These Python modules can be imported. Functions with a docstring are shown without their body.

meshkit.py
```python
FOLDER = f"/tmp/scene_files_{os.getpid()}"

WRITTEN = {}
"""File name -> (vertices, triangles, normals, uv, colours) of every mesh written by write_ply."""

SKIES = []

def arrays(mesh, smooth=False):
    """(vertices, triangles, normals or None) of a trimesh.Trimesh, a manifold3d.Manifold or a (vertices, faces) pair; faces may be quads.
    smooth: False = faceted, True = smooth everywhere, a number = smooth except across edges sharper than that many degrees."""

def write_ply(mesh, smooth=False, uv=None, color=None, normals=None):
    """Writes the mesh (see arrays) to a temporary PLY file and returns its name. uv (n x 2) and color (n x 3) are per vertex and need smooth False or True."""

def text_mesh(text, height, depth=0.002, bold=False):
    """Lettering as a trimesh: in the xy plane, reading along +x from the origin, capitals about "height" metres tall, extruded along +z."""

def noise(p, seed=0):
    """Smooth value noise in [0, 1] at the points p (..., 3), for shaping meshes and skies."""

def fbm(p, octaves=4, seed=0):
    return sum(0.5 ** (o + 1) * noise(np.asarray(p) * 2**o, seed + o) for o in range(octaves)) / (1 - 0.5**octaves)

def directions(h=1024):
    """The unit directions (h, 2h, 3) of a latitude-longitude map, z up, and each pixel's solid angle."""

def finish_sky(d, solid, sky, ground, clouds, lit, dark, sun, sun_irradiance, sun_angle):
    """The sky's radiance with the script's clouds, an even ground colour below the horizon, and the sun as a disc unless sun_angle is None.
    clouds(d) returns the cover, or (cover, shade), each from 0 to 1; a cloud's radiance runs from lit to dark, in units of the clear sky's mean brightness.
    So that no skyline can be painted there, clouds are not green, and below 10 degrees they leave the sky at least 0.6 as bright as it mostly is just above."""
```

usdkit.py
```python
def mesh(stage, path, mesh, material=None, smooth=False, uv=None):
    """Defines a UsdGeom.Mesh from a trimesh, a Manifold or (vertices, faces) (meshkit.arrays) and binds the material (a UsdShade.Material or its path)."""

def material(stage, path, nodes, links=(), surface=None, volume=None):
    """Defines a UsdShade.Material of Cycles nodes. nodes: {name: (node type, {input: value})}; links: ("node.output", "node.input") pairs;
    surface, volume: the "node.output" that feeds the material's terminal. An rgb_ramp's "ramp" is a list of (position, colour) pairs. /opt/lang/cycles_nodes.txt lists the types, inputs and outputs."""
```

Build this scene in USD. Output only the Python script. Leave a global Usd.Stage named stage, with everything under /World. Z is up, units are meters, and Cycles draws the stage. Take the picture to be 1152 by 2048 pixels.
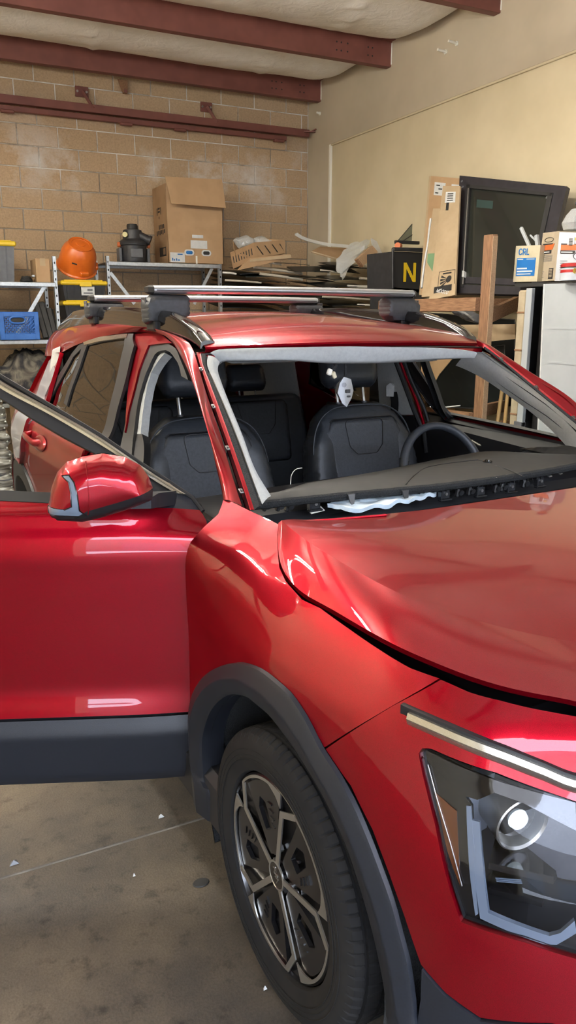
import math, random
import numpy as np, trimesh
from scipy.spatial import Delaunay, ConvexHull
from scipy.interpolate import PchipInterpolator, CubicSpline
from shapely.geometry import Polygon, Point, LineString, MultiPolygon
from shapely import contains_xy
import usdkit, meshkit
from pxr import Usd, UsdGeom, UsdLux, UsdShade, Gf, Sdf
random.seed(7); RNG = np.random.default_rng(7)
stage = Usd.Stage.CreateInMemory()
UsdGeom.SetStageUpAxis(stage, 'Z'); UsdGeom.SetStageMetersPerUnit(stage, 1.0)
UsdGeom.Xform.Define(stage, '/World'); UsdGeom.Scope.Define(stage, '/World/Looks')
# ------------------------------------------------------------------ camera
# the car frame: x to the car's left, y to its rear, z up, origin under the front axle. The room (world) is turned by CAR_TURN against it.
CAM = np.array([-1.577, -1.301, 1.536]); YAW, PIT, ROL = np.radians([28.96, -14.29, 0.03]); FPX = 1550.0; CAR_TURN = math.radians(2.4621)
_cy, _sy = math.cos(YAW), math.sin(YAW)
FWD = np.array([_sy*math.cos(PIT), _cy*math.cos(PIT), math.sin(PIT)]); RGT = np.array([_cy, -_sy, 0.0]); UPV = np.cross(RGT, FWD)
RGT, UPV = RGT*math.cos(ROL)+UPV*math.sin(ROL), -RGT*math.sin(ROL)+UPV*math.cos(ROL)
def rz(p, a):
    p = np.asarray(p, float); c, s = math.cos(a), math.sin(a)
    return np.stack([c*p[..., 0]-s*p[..., 1], s*p[..., 0]+c*p[..., 1], p[..., 2]], -1)
CAMR = rz(CAM, CAR_TURN)
cam = UsdGeom.Camera.Define(stage, '/World/Camera')
_m = np.eye(4); _m[0, :3] = rz(RGT, CAR_TURN); _m[1, :3] = rz(UPV, CAR_TURN); _m[2, :3] = -rz(FWD, CAR_TURN); _m[3, :3] = CAMR
cam.AddTransformOp().Set(Gf.Matrix4d(*_m.ravel().tolist()))
cam.CreateHorizontalApertureAttr(24.0); cam.CreateVerticalApertureAttr(24.0*2048/1152); cam.CreateFocalLengthAttr(24.0*FPX/1152)
cam.CreateClippingRangeAttr(Gf.Vec2f(0.05, 500))
cam.CreateExposureAttr(0.5)
# ------------------------------------------------------------------ light: daylight through the open end of the unit behind the camera
def material(name, nodes, links=(), surface=None, volume=None):
    return usdkit.material(stage, '/World/Looks/'+name, nodes, links, surface, volume)
dome = UsdLux.DomeLight.Define(stage, '/World/sky_light')
dome.CreateIntensityAttr(1.0)
dome.CreateColorAttr(Gf.Vec3f(0.80, 0.90, 1.10))
SKY_POWER = 3.6
dome.CreateIntensityAttr().Set(SKY_POWER)
LAMP_WATT = 175.0     # radiance of the fluorescent tubes
# ------------------------------------------------------------------ helpers
def ray(u, v): return RGT*(u-576)/FPX + UPV*(1024-v)/FPX + FWD
def at(u, v, ax, val):                     # pixel to car-frame point on the plane ax = val
    d = ray(u, v); i = 'xyz'.index(ax); return CAM + d*(val-CAM[i])/d[i]
def rat(u, v, ax, val):                    # pixel to room point
    d = rz(ray(u, v), CAR_TURN); i = 'xyz'.index(ax); return CAMR + d*(val-CAMR[i])/d[i]
_names = {}
def numbered(name, parent):
    k = (parent, name); n = _names.get(k, 0); _names[k] = n+1
    return name if n == 0 else f'{name}_{n:03d}'
def pathof(p): return '/World' if p is None else (p if isinstance(p, str) else str(p.GetPath()))
def tag(o, label=None, cat=None, group=None, kind=None):
    for k, v in (('label', label), ('category', cat), ('group', group), ('kind', kind)):
        if v: o.SetCustomDataByKey(k, v)
    return o
def arr(m):
    if hasattr(m, 'to_mesh'): m = m.to_mesh(); return np.asarray(m.vert_properties[:, :3], float), np.asarray(m.tri_verts)
    if isinstance(m, tuple): return np.asarray(m[0], float), np.asarray(m[1], int)
    return np.asarray(m.vertices, float), np.asarray(m.faces)
def obj(name, mesh, mat, parent=None, smooth=30, label=None):
    par = pathof(parent); p = par+'/'+numbered(name, par)
    pr = usdkit.mesh(stage, p, trimesh.Trimesh(*arr(mesh), process=False) if not hasattr(mesh, 'to_mesh') else mesh, mat, smooth=smooth).GetPrim()
    if label: tag(pr, label)
    return pr
def thing(name, label, cat, loc=(0, 0, 0), rot=0, group=None):
    p = '/World/'+numbered(name, '/World'); x = UsdGeom.Xform.Define(stage, p)
    x.AddTranslateOp().Set(Gf.Vec3d(*map(float, loc))); x.AddRotateZOp().Set(float(rot))
    return tag(x.GetPrim(), label, cat, group)
def group_part(name, parent):
    par = pathof(parent); return UsdGeom.Xform.Define(stage, par+'/'+numbered(name, par)).GetPrim()
def tag1(o, label, cat, group=None): return tag(o, label, cat, group)
def struct(name, mesh, mat, smooth=30, label=None, parent=None):
    o = obj(name, mesh, mat, parent, smooth)
    if parent is None: tag(o, label, None, None, 'structure')
    return o
def cat(*ms):
    vs, fs, n = [], [], 0
    for m in ms:
        v, f = arr(m)
        if f.shape[1] == 4: f = np.vstack([f[:, [0, 1, 2]], f[:, [0, 2, 3]]])
        vs.append(v); fs.append(f+n); n += len(v)
    return np.vstack(vs), np.vstack(fs)
def hull(pts):
    pts = np.asarray(pts, float); h = ConvexHull(pts); used = np.unique(h.simplices); mp = -np.ones(len(pts), int); mp[used] = np.arange(len(used))
    f = mp[h.simplices].copy(); v = pts[used]; c = v.mean(0)
    n = np.cross(v[f[:, 1]]-v[f[:, 0]], v[f[:, 2]]-v[f[:, 0]]); bad = (n*(v[f[:, 0]]-c)).sum(1) < 0
    f[bad] = f[bad][:, ::-1]; return v, f
_bb = {}
def box(sx, sy, sz, c=(0, 0, 0), r=0.0, rot=None):
    """chamfered box centred at c"""
    r = min(r, 0.45*min(sx, sy, sz))
    if r <= 0:
        m = trimesh.creation.box((sx, sy, sz)); v, f = np.array(m.vertices), np.array(m.faces)
    else:
        key = tuple(round(x, 4) for x in (sx, sy, sz, r))
        if key not in _bb:
            P = []
            for a in (-1, 1):
                for b in (-1, 1):
                    for d in (-1, 1):
                        P += [(a*sx/2, b*(sy/2-r), d*(sz/2-r)), (a*(sx/2-r), b*sy/2, d*(sz/2-r)), (a*(sx/2-r), b*(sy/2-r), d*sz/2)]
            _bb[key] = hull(P)
        v, f = _bb[key]
    if rot is not None: v = v @ np.asarray(rot).T
    return v+np.asarray(c, float), f
def rotm(ax, deg): return trimesh.transformations.rotation_matrix(math.radians(deg), {'x': (1, 0, 0), 'y': (0, 1, 0), 'z': (0, 0, 1)}.get(ax, ax))[:3, :3]
def beam(a, b, w, h, up=(0, 0, 1), r=0.0):
    """rectangular bar from a to b"""
    a, b = np.asarray(a, float), np.asarray(b, float); d = b-a; L = np.linalg.norm(d); d = d/L
    s = np.cross(up, d); n = np.linalg.norm(s)
    if n < 1e-6: s = np.array([1.0, 0, 0])
    else: s = s/n
    u = np.cross(d, s); v, f = box(L, w, h, (0, 0, 0), r)
    return v @ np.stack([d, s, u]) + (a+b)/2, f
def grid(P, closed_u=False, closed_v=False, flip=False):
    """P (n,m,3) -> mesh"""
    P = np.asarray(P, float); n, m = P.shape[:2]; idx = np.arange(n*m).reshape(n, m)
    if closed_u: idx = np.vstack([idx, idx[:1]])
    if closed_v: idx = np.hstack([idx, idx[:, :1]])
    q = np.stack([idx[:-1, :-1], idx[1:, :-1], idx[1:, 1:], idx[:-1, 1:]], -1).reshape(-1, 4)
    f = np.vstack([q[:, [0, 1, 2]], q[:, [0, 2, 3]]])
    if flip: f = f[:, ::-1]
    return P.reshape(-1, 3), f
def frames(pts):
    pts = np.asarray(pts, float); t = np.gradient(pts, axis=0); t /= np.linalg.norm(t, axis=1)[:, None]+1e-12
    n = np.cross(t[0], (0, 0, 1.0)); n = n if np.linalg.norm(n) > 1e-3 else np.cross(t[0], (1.0, 0, 0)); n /= np.linalg.norm(n); N = [n]
    for k in range(1, len(t)):
        n = N[-1]-t[k]*(N[-1]@t[k]); N.append(n/(np.linalg.norm(n)+1e-12))
    N = np.array(N); return t, N, np.cross(t, N)
def smooth_path(pts, n=None, closed=False):
    pts = np.asarray(pts, float)
    if closed: pts = np.vstack([pts, pts[:1]])
    s = np.r_[0, np.cumsum(np.linalg.norm(np.diff(pts, axis=0), axis=1))]
    keep = np.r_[True, np.diff(s) > 1e-9]; pts, s = pts[keep], s[keep]
    n = n or max(8, len(pts)*5)
    if len(pts) < 3: return np.stack([np.interp(np.linspace(0, s[-1], n), s, pts[:, k]) for k in range(pts.shape[1])], 1)
    if closed: return CubicSpline(s, pts, bc_type='periodic')(np.linspace(0, s[-1], n+1))[:-1]
    return PchipInterpolator(s, pts)(np.linspace(0, s[-1], n))
def tube(pts, r, k=8, closed=False, caps=True):
    pts = np.asarray(pts, float)
    r = np.broadcast_to(np.asarray(r, float), (len(pts),))
    if closed: pts = np.vstack([pts, pts[:2]]); r = np.r_[r, r[:2]]
    t, N, B = frames(pts); a = np.arange(k)/k*2*np.pi
    P = pts[:, None]+r[:, None, None]*(np.cos(a)[None, :, None]*N[:, None]+np.sin(a)[None, :, None]*B[:, None])
    if closed: P = P[:-2] if False else P[:-1]
    v, f = grid(P, closed_v=True, flip=True)
    if caps and not closed:
        n = len(v); v = np.vstack([v, pts[0], pts[-1]]); i0 = np.arange(k); i1 = i0+(len(pts)-1)*k
        f = np.vstack([f, np.stack([np.full(k, n), np.roll(i0, -1), i0], 1)[:, ::-1], np.stack([np.full(k, n+1), i1, np.roll(i1, -1)], 1)[:, ::-1]])
    return v, f
def cyl(a, b, r, k=16, r2=None): return tube([a, b], [r, r if r2 is None else r2], k)
def sweep(prof, pts, up=None, closed_prof=True, caps=True):
    """sweeps a 2D profile (side, up) along pts"""
    pts = np.asarray(pts, float); t = np.gradient(pts, axis=0); t /= np.linalg.norm(t, axis=1)[:, None]
    up = np.asarray(up if up is not None else (0, 0, 1.0), float); up = np.broadcast_to(up, pts.shape)
    s = np.cross(t, up); s /= np.linalg.norm(s, axis=1)[:, None]; u = np.cross(s, t)
    prof = np.asarray(prof, float); P = pts[:, None]+prof[None, :, :1]*s[:, None]+prof[None, :, 1:]*u[:, None]
    v, f = grid(P, closed_v=closed_prof)
    if caps and closed_prof:
        k = len(prof); tri = Delaunay(prof).simplices if len(prof) > 3 else np.array([[0, 1, 2]])
        e = (len(pts)-1)*k; f = np.vstack([f, tri, tri[:, ::-1]+e])
    return v, f
def lathe(prof, n=32, axis='z', c=(0, 0, 0)):
    """prof: (radius, height) from bottom outside-in order; revolved about z"""
    prof = np.asarray(prof, float); a = np.arange(n)/n*2*np.pi
    P = np.stack([prof[:, None, 0]*np.cos(a), prof[:, None, 0]*np.sin(a), np.broadcast_to(prof[:, None, 1], (len(prof), n))], -1)
    v, f = grid(P, closed_v=True, flip=True)
    if axis == 'x': v = v[:, [2, 0, 1]]
    if axis == 'y': v = v[:, [1, 2, 0]]
    return v+np.asarray(c, float), f
def xf(m, loc=(0, 0, 0), rot=None, sc=1.0):
    v, f = arr(m); v = v*np.asarray(sc)
    if rot is not None: v = v @ np.asarray(rot).T
    if np.prod(np.broadcast_to(sc, 3)) < 0: f = f[:, ::-1]
    return v+np.asarray(loc, float), f
def mirror(m): v, f = arr(m); return v*np.array([-1, 1, 1.0]), f[:, ::-1]
def extrude(poly, h, c=(0, 0, 0), rot=None):
    poly = Polygon(poly) if not isinstance(poly, (Polygon, MultiPolygon)) else poly
    ms = [trimesh.creation.extrude_polygon(g, h, engine='earcut') for g in getattr(poly, 'geoms', [poly])]
    v, f = cat(*ms)
    if rot is not None: v = v @ np.asarray(rot).T
    return v+np.asarray(c, float), f
def basis(x, y): x = np.asarray(x, float); x /= np.linalg.norm(x); y = np.asarray(y, float); y = y-x*(x@y); y /= np.linalg.norm(y); return np.stack([x, y, np.cross(x, y)], 1)
def text(s, h, o, x, y, depth=0.0008, bold=False, center=False):
    m = meshkit.text_mesh(s, h, depth, bold); v, f = arr(m)
    if center: v = v-np.array([(v[:, 0].min()+v[:, 0].max())/2, (v[:, 1].min()+v[:, 1].max())/2, 0])
    return v @ basis(x, y).T+np.asarray(o, float), f
def tri2d(poly, h):
    """2-D mesh of a shapely polygon: boundary resampled at h, inner grid; returns pts, faces, ordered boundary loops"""
    rings = [poly.exterior, *poly.interiors]; pts, loops = [], []
    for rg in rings:
        xy = np.array(rg.coords)[:-1]; out = []
        for a, b in zip(xy, np.roll(xy, -1, 0)):
            n = max(1, int(np.ceil(np.linalg.norm(b-a)/h))); out += [a+(b-a)*k/n for k in range(n)]
        loops.append(list(range(len(pts), len(pts)+len(out)))); pts += out
    x0, y0, x1, y1 = poly.bounds; gx, gy = np.meshgrid(np.arange(x0+h/2, x1, h), np.arange(y0+h/2, y1, h*0.87)); gx[1::2] += h/2
    inner = poly.buffer(-0.55*h); q = np.stack([gx.ravel(), gy.ravel()], 1)
    if not inner.is_empty: q = q[contains_xy(inner, q[:, 0], q[:, 1])]
    else: q = q[:0]
    P = np.vstack([np.array(pts), q]); T = Delaunay(P).simplices; c = P[T].mean(1); T = T[contains_xy(poly, c[:, 0], c[:, 1])]
    ar = np.cross(P[T[:, 1]]-P[T[:, 0]], P[T[:, 2]]-P[T[:, 0]]); T = T[np.abs(ar) > 1e-9]; ar = ar[np.abs(ar) > 1e-9]
    T[ar < 0] = T[ar < 0][:, ::-1]; return P, T, loops
def panel(poly, lift, h=0.03, th=0.012, rad=0.002, off=0.0, out_ref=None):
    """sheet-metal panel: 2-D region lifted onto a surface, with an edge folded inwards. out_ref: a point on the outside"""
    if not isinstance(poly, Polygon): poly = Polygon(poly)
    poly = poly.buffer(0)
    if isinstance(poly, MultiPolygon): poly = max(poly.geoms, key=lambda g: g.area)
    P, T, loops = tri2d(poly, h); V = lift(P); e = 1e-3
    n = np.cross(lift(P+[e, 0])-lift(P-[e, 0]), lift(P+[0, e])-lift(P-[0, e])); n /= np.linalg.norm(n, axis=1)[:, None]+1e-15
    fn = np.cross(V[T[:, 1]]-V[T[:, 0]], V[T[:, 2]]-V[T[:, 0]])
    ref = np.asarray(out_ref if out_ref is not None else CAM, float)
    sgn = np.sign(np.median((n*(ref-V)).sum(1))) or 1; n = n*sgn
    if ((fn*n[T[:, 0]]).sum(1) < 0).mean() > .5: T = T[:, ::-1]
    V = V+n*off; vs, fs, cnt = [V], [T], len(V)
    if th:
        for L in loops:
            L = np.array(L); A = V[L]; tg = np.roll(A, -1, 0)-np.roll(A, 1, 0); tg /= np.linalg.norm(tg, axis=1)[:, None]+1e-12
            o = np.cross(tg, n[L]); pts2 = P[L]
            # outward in the plane of the sheet
            area = 0.5*np.sum(pts2[:, 0]*np.roll(pts2[:, 1], -1)-np.roll(pts2[:, 0], -1)*pts2[:, 1])
            r1 = A-n[L]*rad*0.5; r2 = A-n[L]*th
            i0, i1, i2 = L, cnt+np.arange(len(L)), cnt+len(L)+np.arange(len(L)); vs += [r1, r2]; cnt += 2*len(L)
            for a, b in ((i0, i1), (i1, i2)):
                a2, b2 = np.roll(a, -1), np.roll(b, -1); q = np.vstack([np.stack([a, b, b2], 1), np.stack([a, b2, a2], 1)])
                vv = np.vstack(vs); nn = np.cross(vv[q[:, 1]]-vv[q[:, 0]], vv[q[:, 2]]-vv[q[:, 0]])
                # orientation: must share edge direction opposite to the sheet's; test with the first sheet triangle holding the edge
                fs.append(q)
            edge = {(t[k], t[(k+1) % 3]) for t in T for k in range(3) if t[k] < len(P)}
            if (L[0], L[1]) in edge: pass
            fl = (L[0], L[1]) in edge
            if not fl: pass
            if fl:                # sheet runs L0->L1, so the skirt must run L1->L0 : (a, b, b2) has edge a->b ... flip check
                fs[-1], fs[-2] = fs[-1], fs[-2]
            else:
                fs[-1], fs[-2] = fs[-1][:, ::-1], fs[-2][:, ::-1]
    return np.vstack(vs), np.vstack(fs)
def lerp(a, b, t): return np.asarray(a)*(1-t)+np.asarray(b)*t
# ------------------------------------------------------------------ materials
def plain(name, col, rough=.5, metal=0., spec=.5, coat=0., **k):
    d = {'base_color': col, 'roughness': rough, 'metallic': metal, 'specular_ior_level': spec, 'coat_weight': coat}; d.update(k)
    return material(name, {'p': ('principled_bsdf', d)}, [], 'p.BSDF')
def noisy(name, c1, c2, scale=6., rough=.7, detail=6., bump=0., bscale=None, metal=0., lo=.35, hi=.65, rough2=None, space='position', stretch=None, spec=.5, coat=0.):
    n = {'n': ('noise_texture', {'scale': scale, 'detail': detail, 'roughness': .6}), 'r': ('rgb_ramp', {'ramp': [(lo, c1), (hi, c2)]}),
         'p': ('principled_bsdf', {'roughness': rough, 'metallic': metal, 'specular_ior_level': spec, 'coat_weight': coat})}
    l = [('n.fac', 'r.fac'), ('r.color', 'p.base_color')]
    if space == 'position': n['g'] = ('geometry', {}); src = 'g.position'
    else: n['g'] = ('texture_coordinate', {}); src = 'g.object'
    if stretch: n['m'] = ('mapping', {'scale': stretch}); l += [(src, 'm.vector'), ('m.vector', 'n.vector')]; src = 'm.vector'
    else: l += [(src, 'n.vector')]
    if bump:
        n['n2'] = ('noise_texture', {'scale': bscale or scale*6, 'detail': 4.}); n['b'] = ('bump', {'strength': bump, 'distance': .004})
        l += [(src, 'n2.vector'), ('n2.fac', 'b.height'), ('b.normal', 'p.normal')]
    if rough2 is not None:
        n['mr'] = ('map_range', {'from_min': lo, 'from_max': hi, 'to_min': rough, 'to_max': rough2, 'clamp': True}); l += [('n.fac', 'mr.value'), ('mr.result', 'p.roughness')]
    return material(name, n, l, 'p.BSDF')
# candy red: metallic base under clear coat; a dust film lies on faces that look up
def red_paint(name, dust):
    n = {'g': ('geometry', {}), 'fl': ('noise_texture', {'scale': 900., 'detail': 1.}), 'frp': ('rgb_ramp', {'ramp': [(.3, (.25, .0012, .008)), (.7, (.37, .002, .013))]}),
         'p': ('principled_bsdf', {'metallic': .75, 'roughness': .36, 'specular_ior_level': .1, 'coat_weight': .8, 'coat_roughness': .02, 'coat_ior': 1.5}),
         's': ('separate_xyz', {}), 'dn': ('noise_texture', {'scale': 5., 'detail': 8., 'roughness': .65}), 'up': ('map_range', {'from_min': .55, 'from_max': 1.0, 'to_min': 0., 'to_max': dust, 'clamp': True}),
         'dm': ('map_range', {'from_min': .3, 'from_max': .7, 'to_min': .55, 'to_max': 1.1}), 'mu': ('math', {'math_type': 'multiply'}),
         'd': ('diffuse_bsdf', {'color': (.50, .36, .29)}), 'mx': ('mix_closure', {})}
    l = [('g.position', 'fl.vector'), ('fl.fac', 'frp.fac'), ('frp.color', 'p.base_color'), ('g.normal', 's.vector'), ('s.z', 'up.value'), ('g.position', 'dn.vector'),
         ('dn.fac', 'dm.value'), ('up.result', 'mu.value1'), ('dm.result', 'mu.value2'), ('mu.value', 'mx.fac'), ('p.BSDF', 'mx.closure1'), ('d.BSDF', 'mx.closure2')]
    return material(name, n, l, 'mx.closure')
RED = red_paint('red_paint', .02)
RED_TOP = red_paint('red_paint_dusty', .05)
BLKP = plain('black_plastic', (.012, .012, .014), .45)
CLAD = noisy('grey_cladding', (.011, .013, .018), (.015, .017, .023), 300., .45, bump=.06, bscale=900., spec=.4)
BRKT = plain('bracket_plastic', (.028, .029, .032), .28, coat=.3)
GLOSS = plain('gloss_black', (.006, .006, .007), .06, coat=.6)
RUB = plain('rubber_seal', (.010, .010, .011), .55)
TYRE = noisy('tyre_rubber', (.010, .010, .011), (.019, .018, .017), 7., .8, bump=.05, bscale=300., space='object', spec=.2)
SILV = plain('machined_alloy', (.50, .49, .46), .28, .9)
SILV_D = plain('dark_alloy', (.007, .007, .008), .25, coat=.3)
CHROME = plain('satin_chrome', (.66, .63, .55), .20, .95)
STEEL = plain('steel', (.55, .55, .54), .3, .9)
ALU = noisy('brushed_aluminium', (.42, .44, .45), (.50, .51, .52), 3., .38, metal=.7, stretch=(1, 60, 60), space='object')
LEATH = noisy('black_leather', (.024, .028, .035), (.033, .038, .046), 60., .42, bump=.12, bscale=420., space='object')
LEATH2 = noisy('perforated_leather', (.028, .032, .040), (.042, .047, .056), 90., .48, bump=.25, bscale=600., space='object')
DASHM = noisy('dash_skin', (.026, .026, .025), (.034, .033, .031), 40., .55, bump=.15, bscale=700., space='object')
LINER = noisy('headliner_grey', (.33, .35, .355), (.38, .40, .405), 80., .85, bump=.06, bscale=600.)
TRIMG = noisy('pillar_trim_grey', (.46, .46, .45), (.52, .52, .50), 90., .7, bump=.05, bscale=900.)
FOAM = noisy('black_foam', (.006, .007, .008), (.022, .024, .026), 260., .9, bump=.6, bscale=300.)
CLOTHB = noisy('airbag_cloth', (.55, .68, .78), (.70, .80, .86), 30., .8, bump=.2, bscale=200.)
BLADE = noisy('c_pillar_blade', (.20, .19, .215), (.26, .25, .275), 4., .35, coat=.5)
def glass_mat(name, tint, f0=.04, rough=.01, k=.9):
    n = {'lw': ('layer_weight', {'blend': .5}), 'pw': ('math', {'math_type': 'power', 'value2': 5.}), 'ma': ('math', {'math_type': 'multiply_add', 'value2': k, 'value3': f0, 'use_clamp': True}),
         't': ('transparent_bsdf', {'color': tint}), 'g': ('glossy_bsdf', {'color': (1, 1, 1), 'roughness': rough}), 'm': ('mix_closure', {})}
    return material(name, n, [('lw.facing', 'pw.value1'), ('pw.value', 'ma.value1'), ('ma.value', 'm.fac'), ('t.BSDF', 'm.closure1'), ('g.BSDF', 'm.closure2')], 'm.closure')
PRIV = glass_mat('privacy_glass', (.10, .09, .075), .05)
LENS = glass_mat('clear_lens', (.80, .80, .82), .015, .01, .45)
CLEARG = glass_mat('clear_glass', (.90, .93, .91), .02)
AMBER = plain('amber_reflector', (.11, .028, .004), .25, coat=.8)
ICE = plain('light_guide', (.15, .19, .25), .25, coat=.6, spec=.6)
GREYHSG = noisy('lamp_housing_grey', (.05, .053, .065), (.07, .073, .085), 20., .3)
def emit(name, col, s): return material(name, {'e': ('emission', {'color': col, 'strength': s})}, [], 'e.emission')
# ------------------------------------------------------------------ the car's outer skin: plan outline and inset table
_pl = np.array([(0, -.875), (-.25, -.862), (-.45, -.815), (-.63, -.725), (-.755, -.625), (-.835, -.510), (-.875, -.38), (-.895, -.2), (-.905, 0), (-.908, .3), (-.908, .6), (-.907, 1.2), (-.905, 2.2), (-.903, 2.7), (-.885, 3.0), (-.83, 3.25), (-.72, 3.42), (-.5, 3.52), (0, 3.55)])
_sl = np.r_[0, np.cumsum(np.linalg.norm(np.diff(_pl, axis=0), axis=1))]; _s0 = _sl[8]; _sl = _sl-_s0      # s = 0 at y = 0, and s = y along the flank
_cs = CubicSpline(_sl, _pl)
PS = np.linspace(_sl[0], _sl[-1], 1400); PP = _cs(PS); PT = _cs(PS, 1); PT /= np.linalg.norm(PT, axis=1)[:, None]; PN = np.stack([-PT[:, 1], PT[:, 0]], 1)
_zr = np.array([.10, .30, .45, .56, .65, .72, .78, .83, .88, .92, .97, 1.0, 1.04, 1.07, 1.12, 1.2, 1.3, 1.4, 1.44, 1.47, 1.50, 1.53])
def _col(d): zz = sorted(d); return PchipInterpolator(zz, [d[z] for z in zz], extrapolate=True)(np.clip(_zr, zz[0], zz[-1]))
_side = {.1: .03, .30: .0, .40: -.004, .47: -.002, .50: .010, .56: .014, .72: .012, .88: .006, .952: .003, .965: .008, 1.0: .022, 1.045: .036, 1.07: .072, 1.10: .105, 1.2: .160, 1.3: .212, 1.4: .260, 1.44: .284, 1.47: .32, 1.5: .37, 1.53: .45}
_front = {.1: .05, .3: .0, .45: .0, .56: .004, .65: .02, .72: .05, .78: .085, .815: .105, .85: .118, .88: .132, .92: .17, .97: .26}
_corner = {.1: .04, .3: .0, .56: .005, .65: .013, .72: .028, .78: .045, .82: .058, .85: .068, .88: .085, .92: .115, .97: .17}
_mid = {.1: .03, .6: .0, .72: .004, .78: .012, .83: .024, .88: .050, .92: .074, .97: .112, 1.0: .15, 1.04: .19, 1.07: .23}
_arch = {.1: .03, .6: .0, .78: .0, .83: .006, .88: .026, .92: .047, .97: .085, 1.0: .118, 1.04: .168, 1.07: .21}
_a3 = {.1: .03, .6: .004, .78: .004, .83: .010, .88: .020, .92: .030, .97: .060, 1.0: .084, 1.04: .130, 1.07: .165}
_a45 = {.1: .03, .5: .010, .72: .012, .88: .008, .95: .008, .97: .018, 1.0: .045, 1.04: .105, 1.07: .148, 1.12: .2}
_cols = [(-1.35, _front), (-.75, _front), (-.45, _corner), (-.25, _mid), (.05, _arch), (.3, _a3), (.48, _a45), (.75, _side), (2.4, _side),
         (2.8, {k: v+(0 if k < 1.1 else .01) for k, v in _side.items()}), (3.3, {k: v*1.0+(0 if k < .9 else .05*(k-.9)) for k, v in _side.items()}), (4.4, {k: v+(0 if k < .9 else .25*(k-.9)) for k, v in _side.items()})]
_tab = PchipInterpolator([c[0] for c in _cols], np.stack([_col(c[1]) for c in _cols]), axis=0)
_sg = np.linspace(PS[0], PS[-1], 260); from scipy.interpolate import RegularGridInterpolator, RectBivariateSpline
_zg = np.linspace(_zr[0], _zr[-1], 300); _D = PchipInterpolator(_zr, _tab(np.clip(_sg, -1.35, 4.4)), axis=1)(_zg)
_DI = RegularGridInterpolator((_sg, _zg), _D, bounds_error=False, fill_value=None)
def inset(s, z): return _DI(np.stack([np.clip(s, _sg[0], _sg[-1]), np.clip(z, _zg[0], _zg[-1])], -1))
def skin(P, off=0.0):
    """(s, z) to a point on the right-hand skin"""
    P = np.asarray(P, float); s, z = P[:, 0], P[:, 1]; p = _cs(s); t = _cs(s, 1); t /= np.linalg.norm(t, axis=1)[:, None]; n = np.stack([-t[:, 1], t[:, 0]], 1)
    flip = -1.0
    q = p+flip*n*(-1)*0 + 0
    nn = n if True else -n
    q = p-(_outn(n))*(inset(s, z)-off)[:, None] if np.ndim(off) else p-_outn(n)*(inset(s, z)-off)[:, None]
    return np.stack([q[:, 0], q[:, 1], z], 1)
def _outn(n): return n*_OS
_k = 700; _OS = 1.0 if (PN[_k]@(PP[_k]-np.array([0, 1.4]))) > 0 else -1.0
def skin_dist(X):
    """signed distance outside the skin and the (s, z) below, for points X (n,3)"""
    d2 = ((X[:, None, :2]-PP[None])**2).sum(-1); k = d2.argmin(1); n = PN[k]*_OS; s = PS[k]
    return ((X[:, :2]-PP[k])*n).sum(1)+inset(s, X[:, 2]), s
def cast(o, d, fn, t0=.4, t1=8.0, n=420):
    t = np.linspace(t0, t1, n); f = fn(o+d*t[:, None]); k = np.nonzero((f[:-1] > 0) & (f[1:] <= 0))[0]
    if len(k) == 0: k = [int(np.abs(f).argmin())]; return o+d*t[k[0]]
    a, b = t[k[0]], t[k[0]+1]
    for _ in range(24):
        m = (a+b)/2
        if fn(o+d*m[None, None].reshape(1, 1))[0] > 0: a = m
        else: b = m
    return o+d*(a+b)/2
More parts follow.
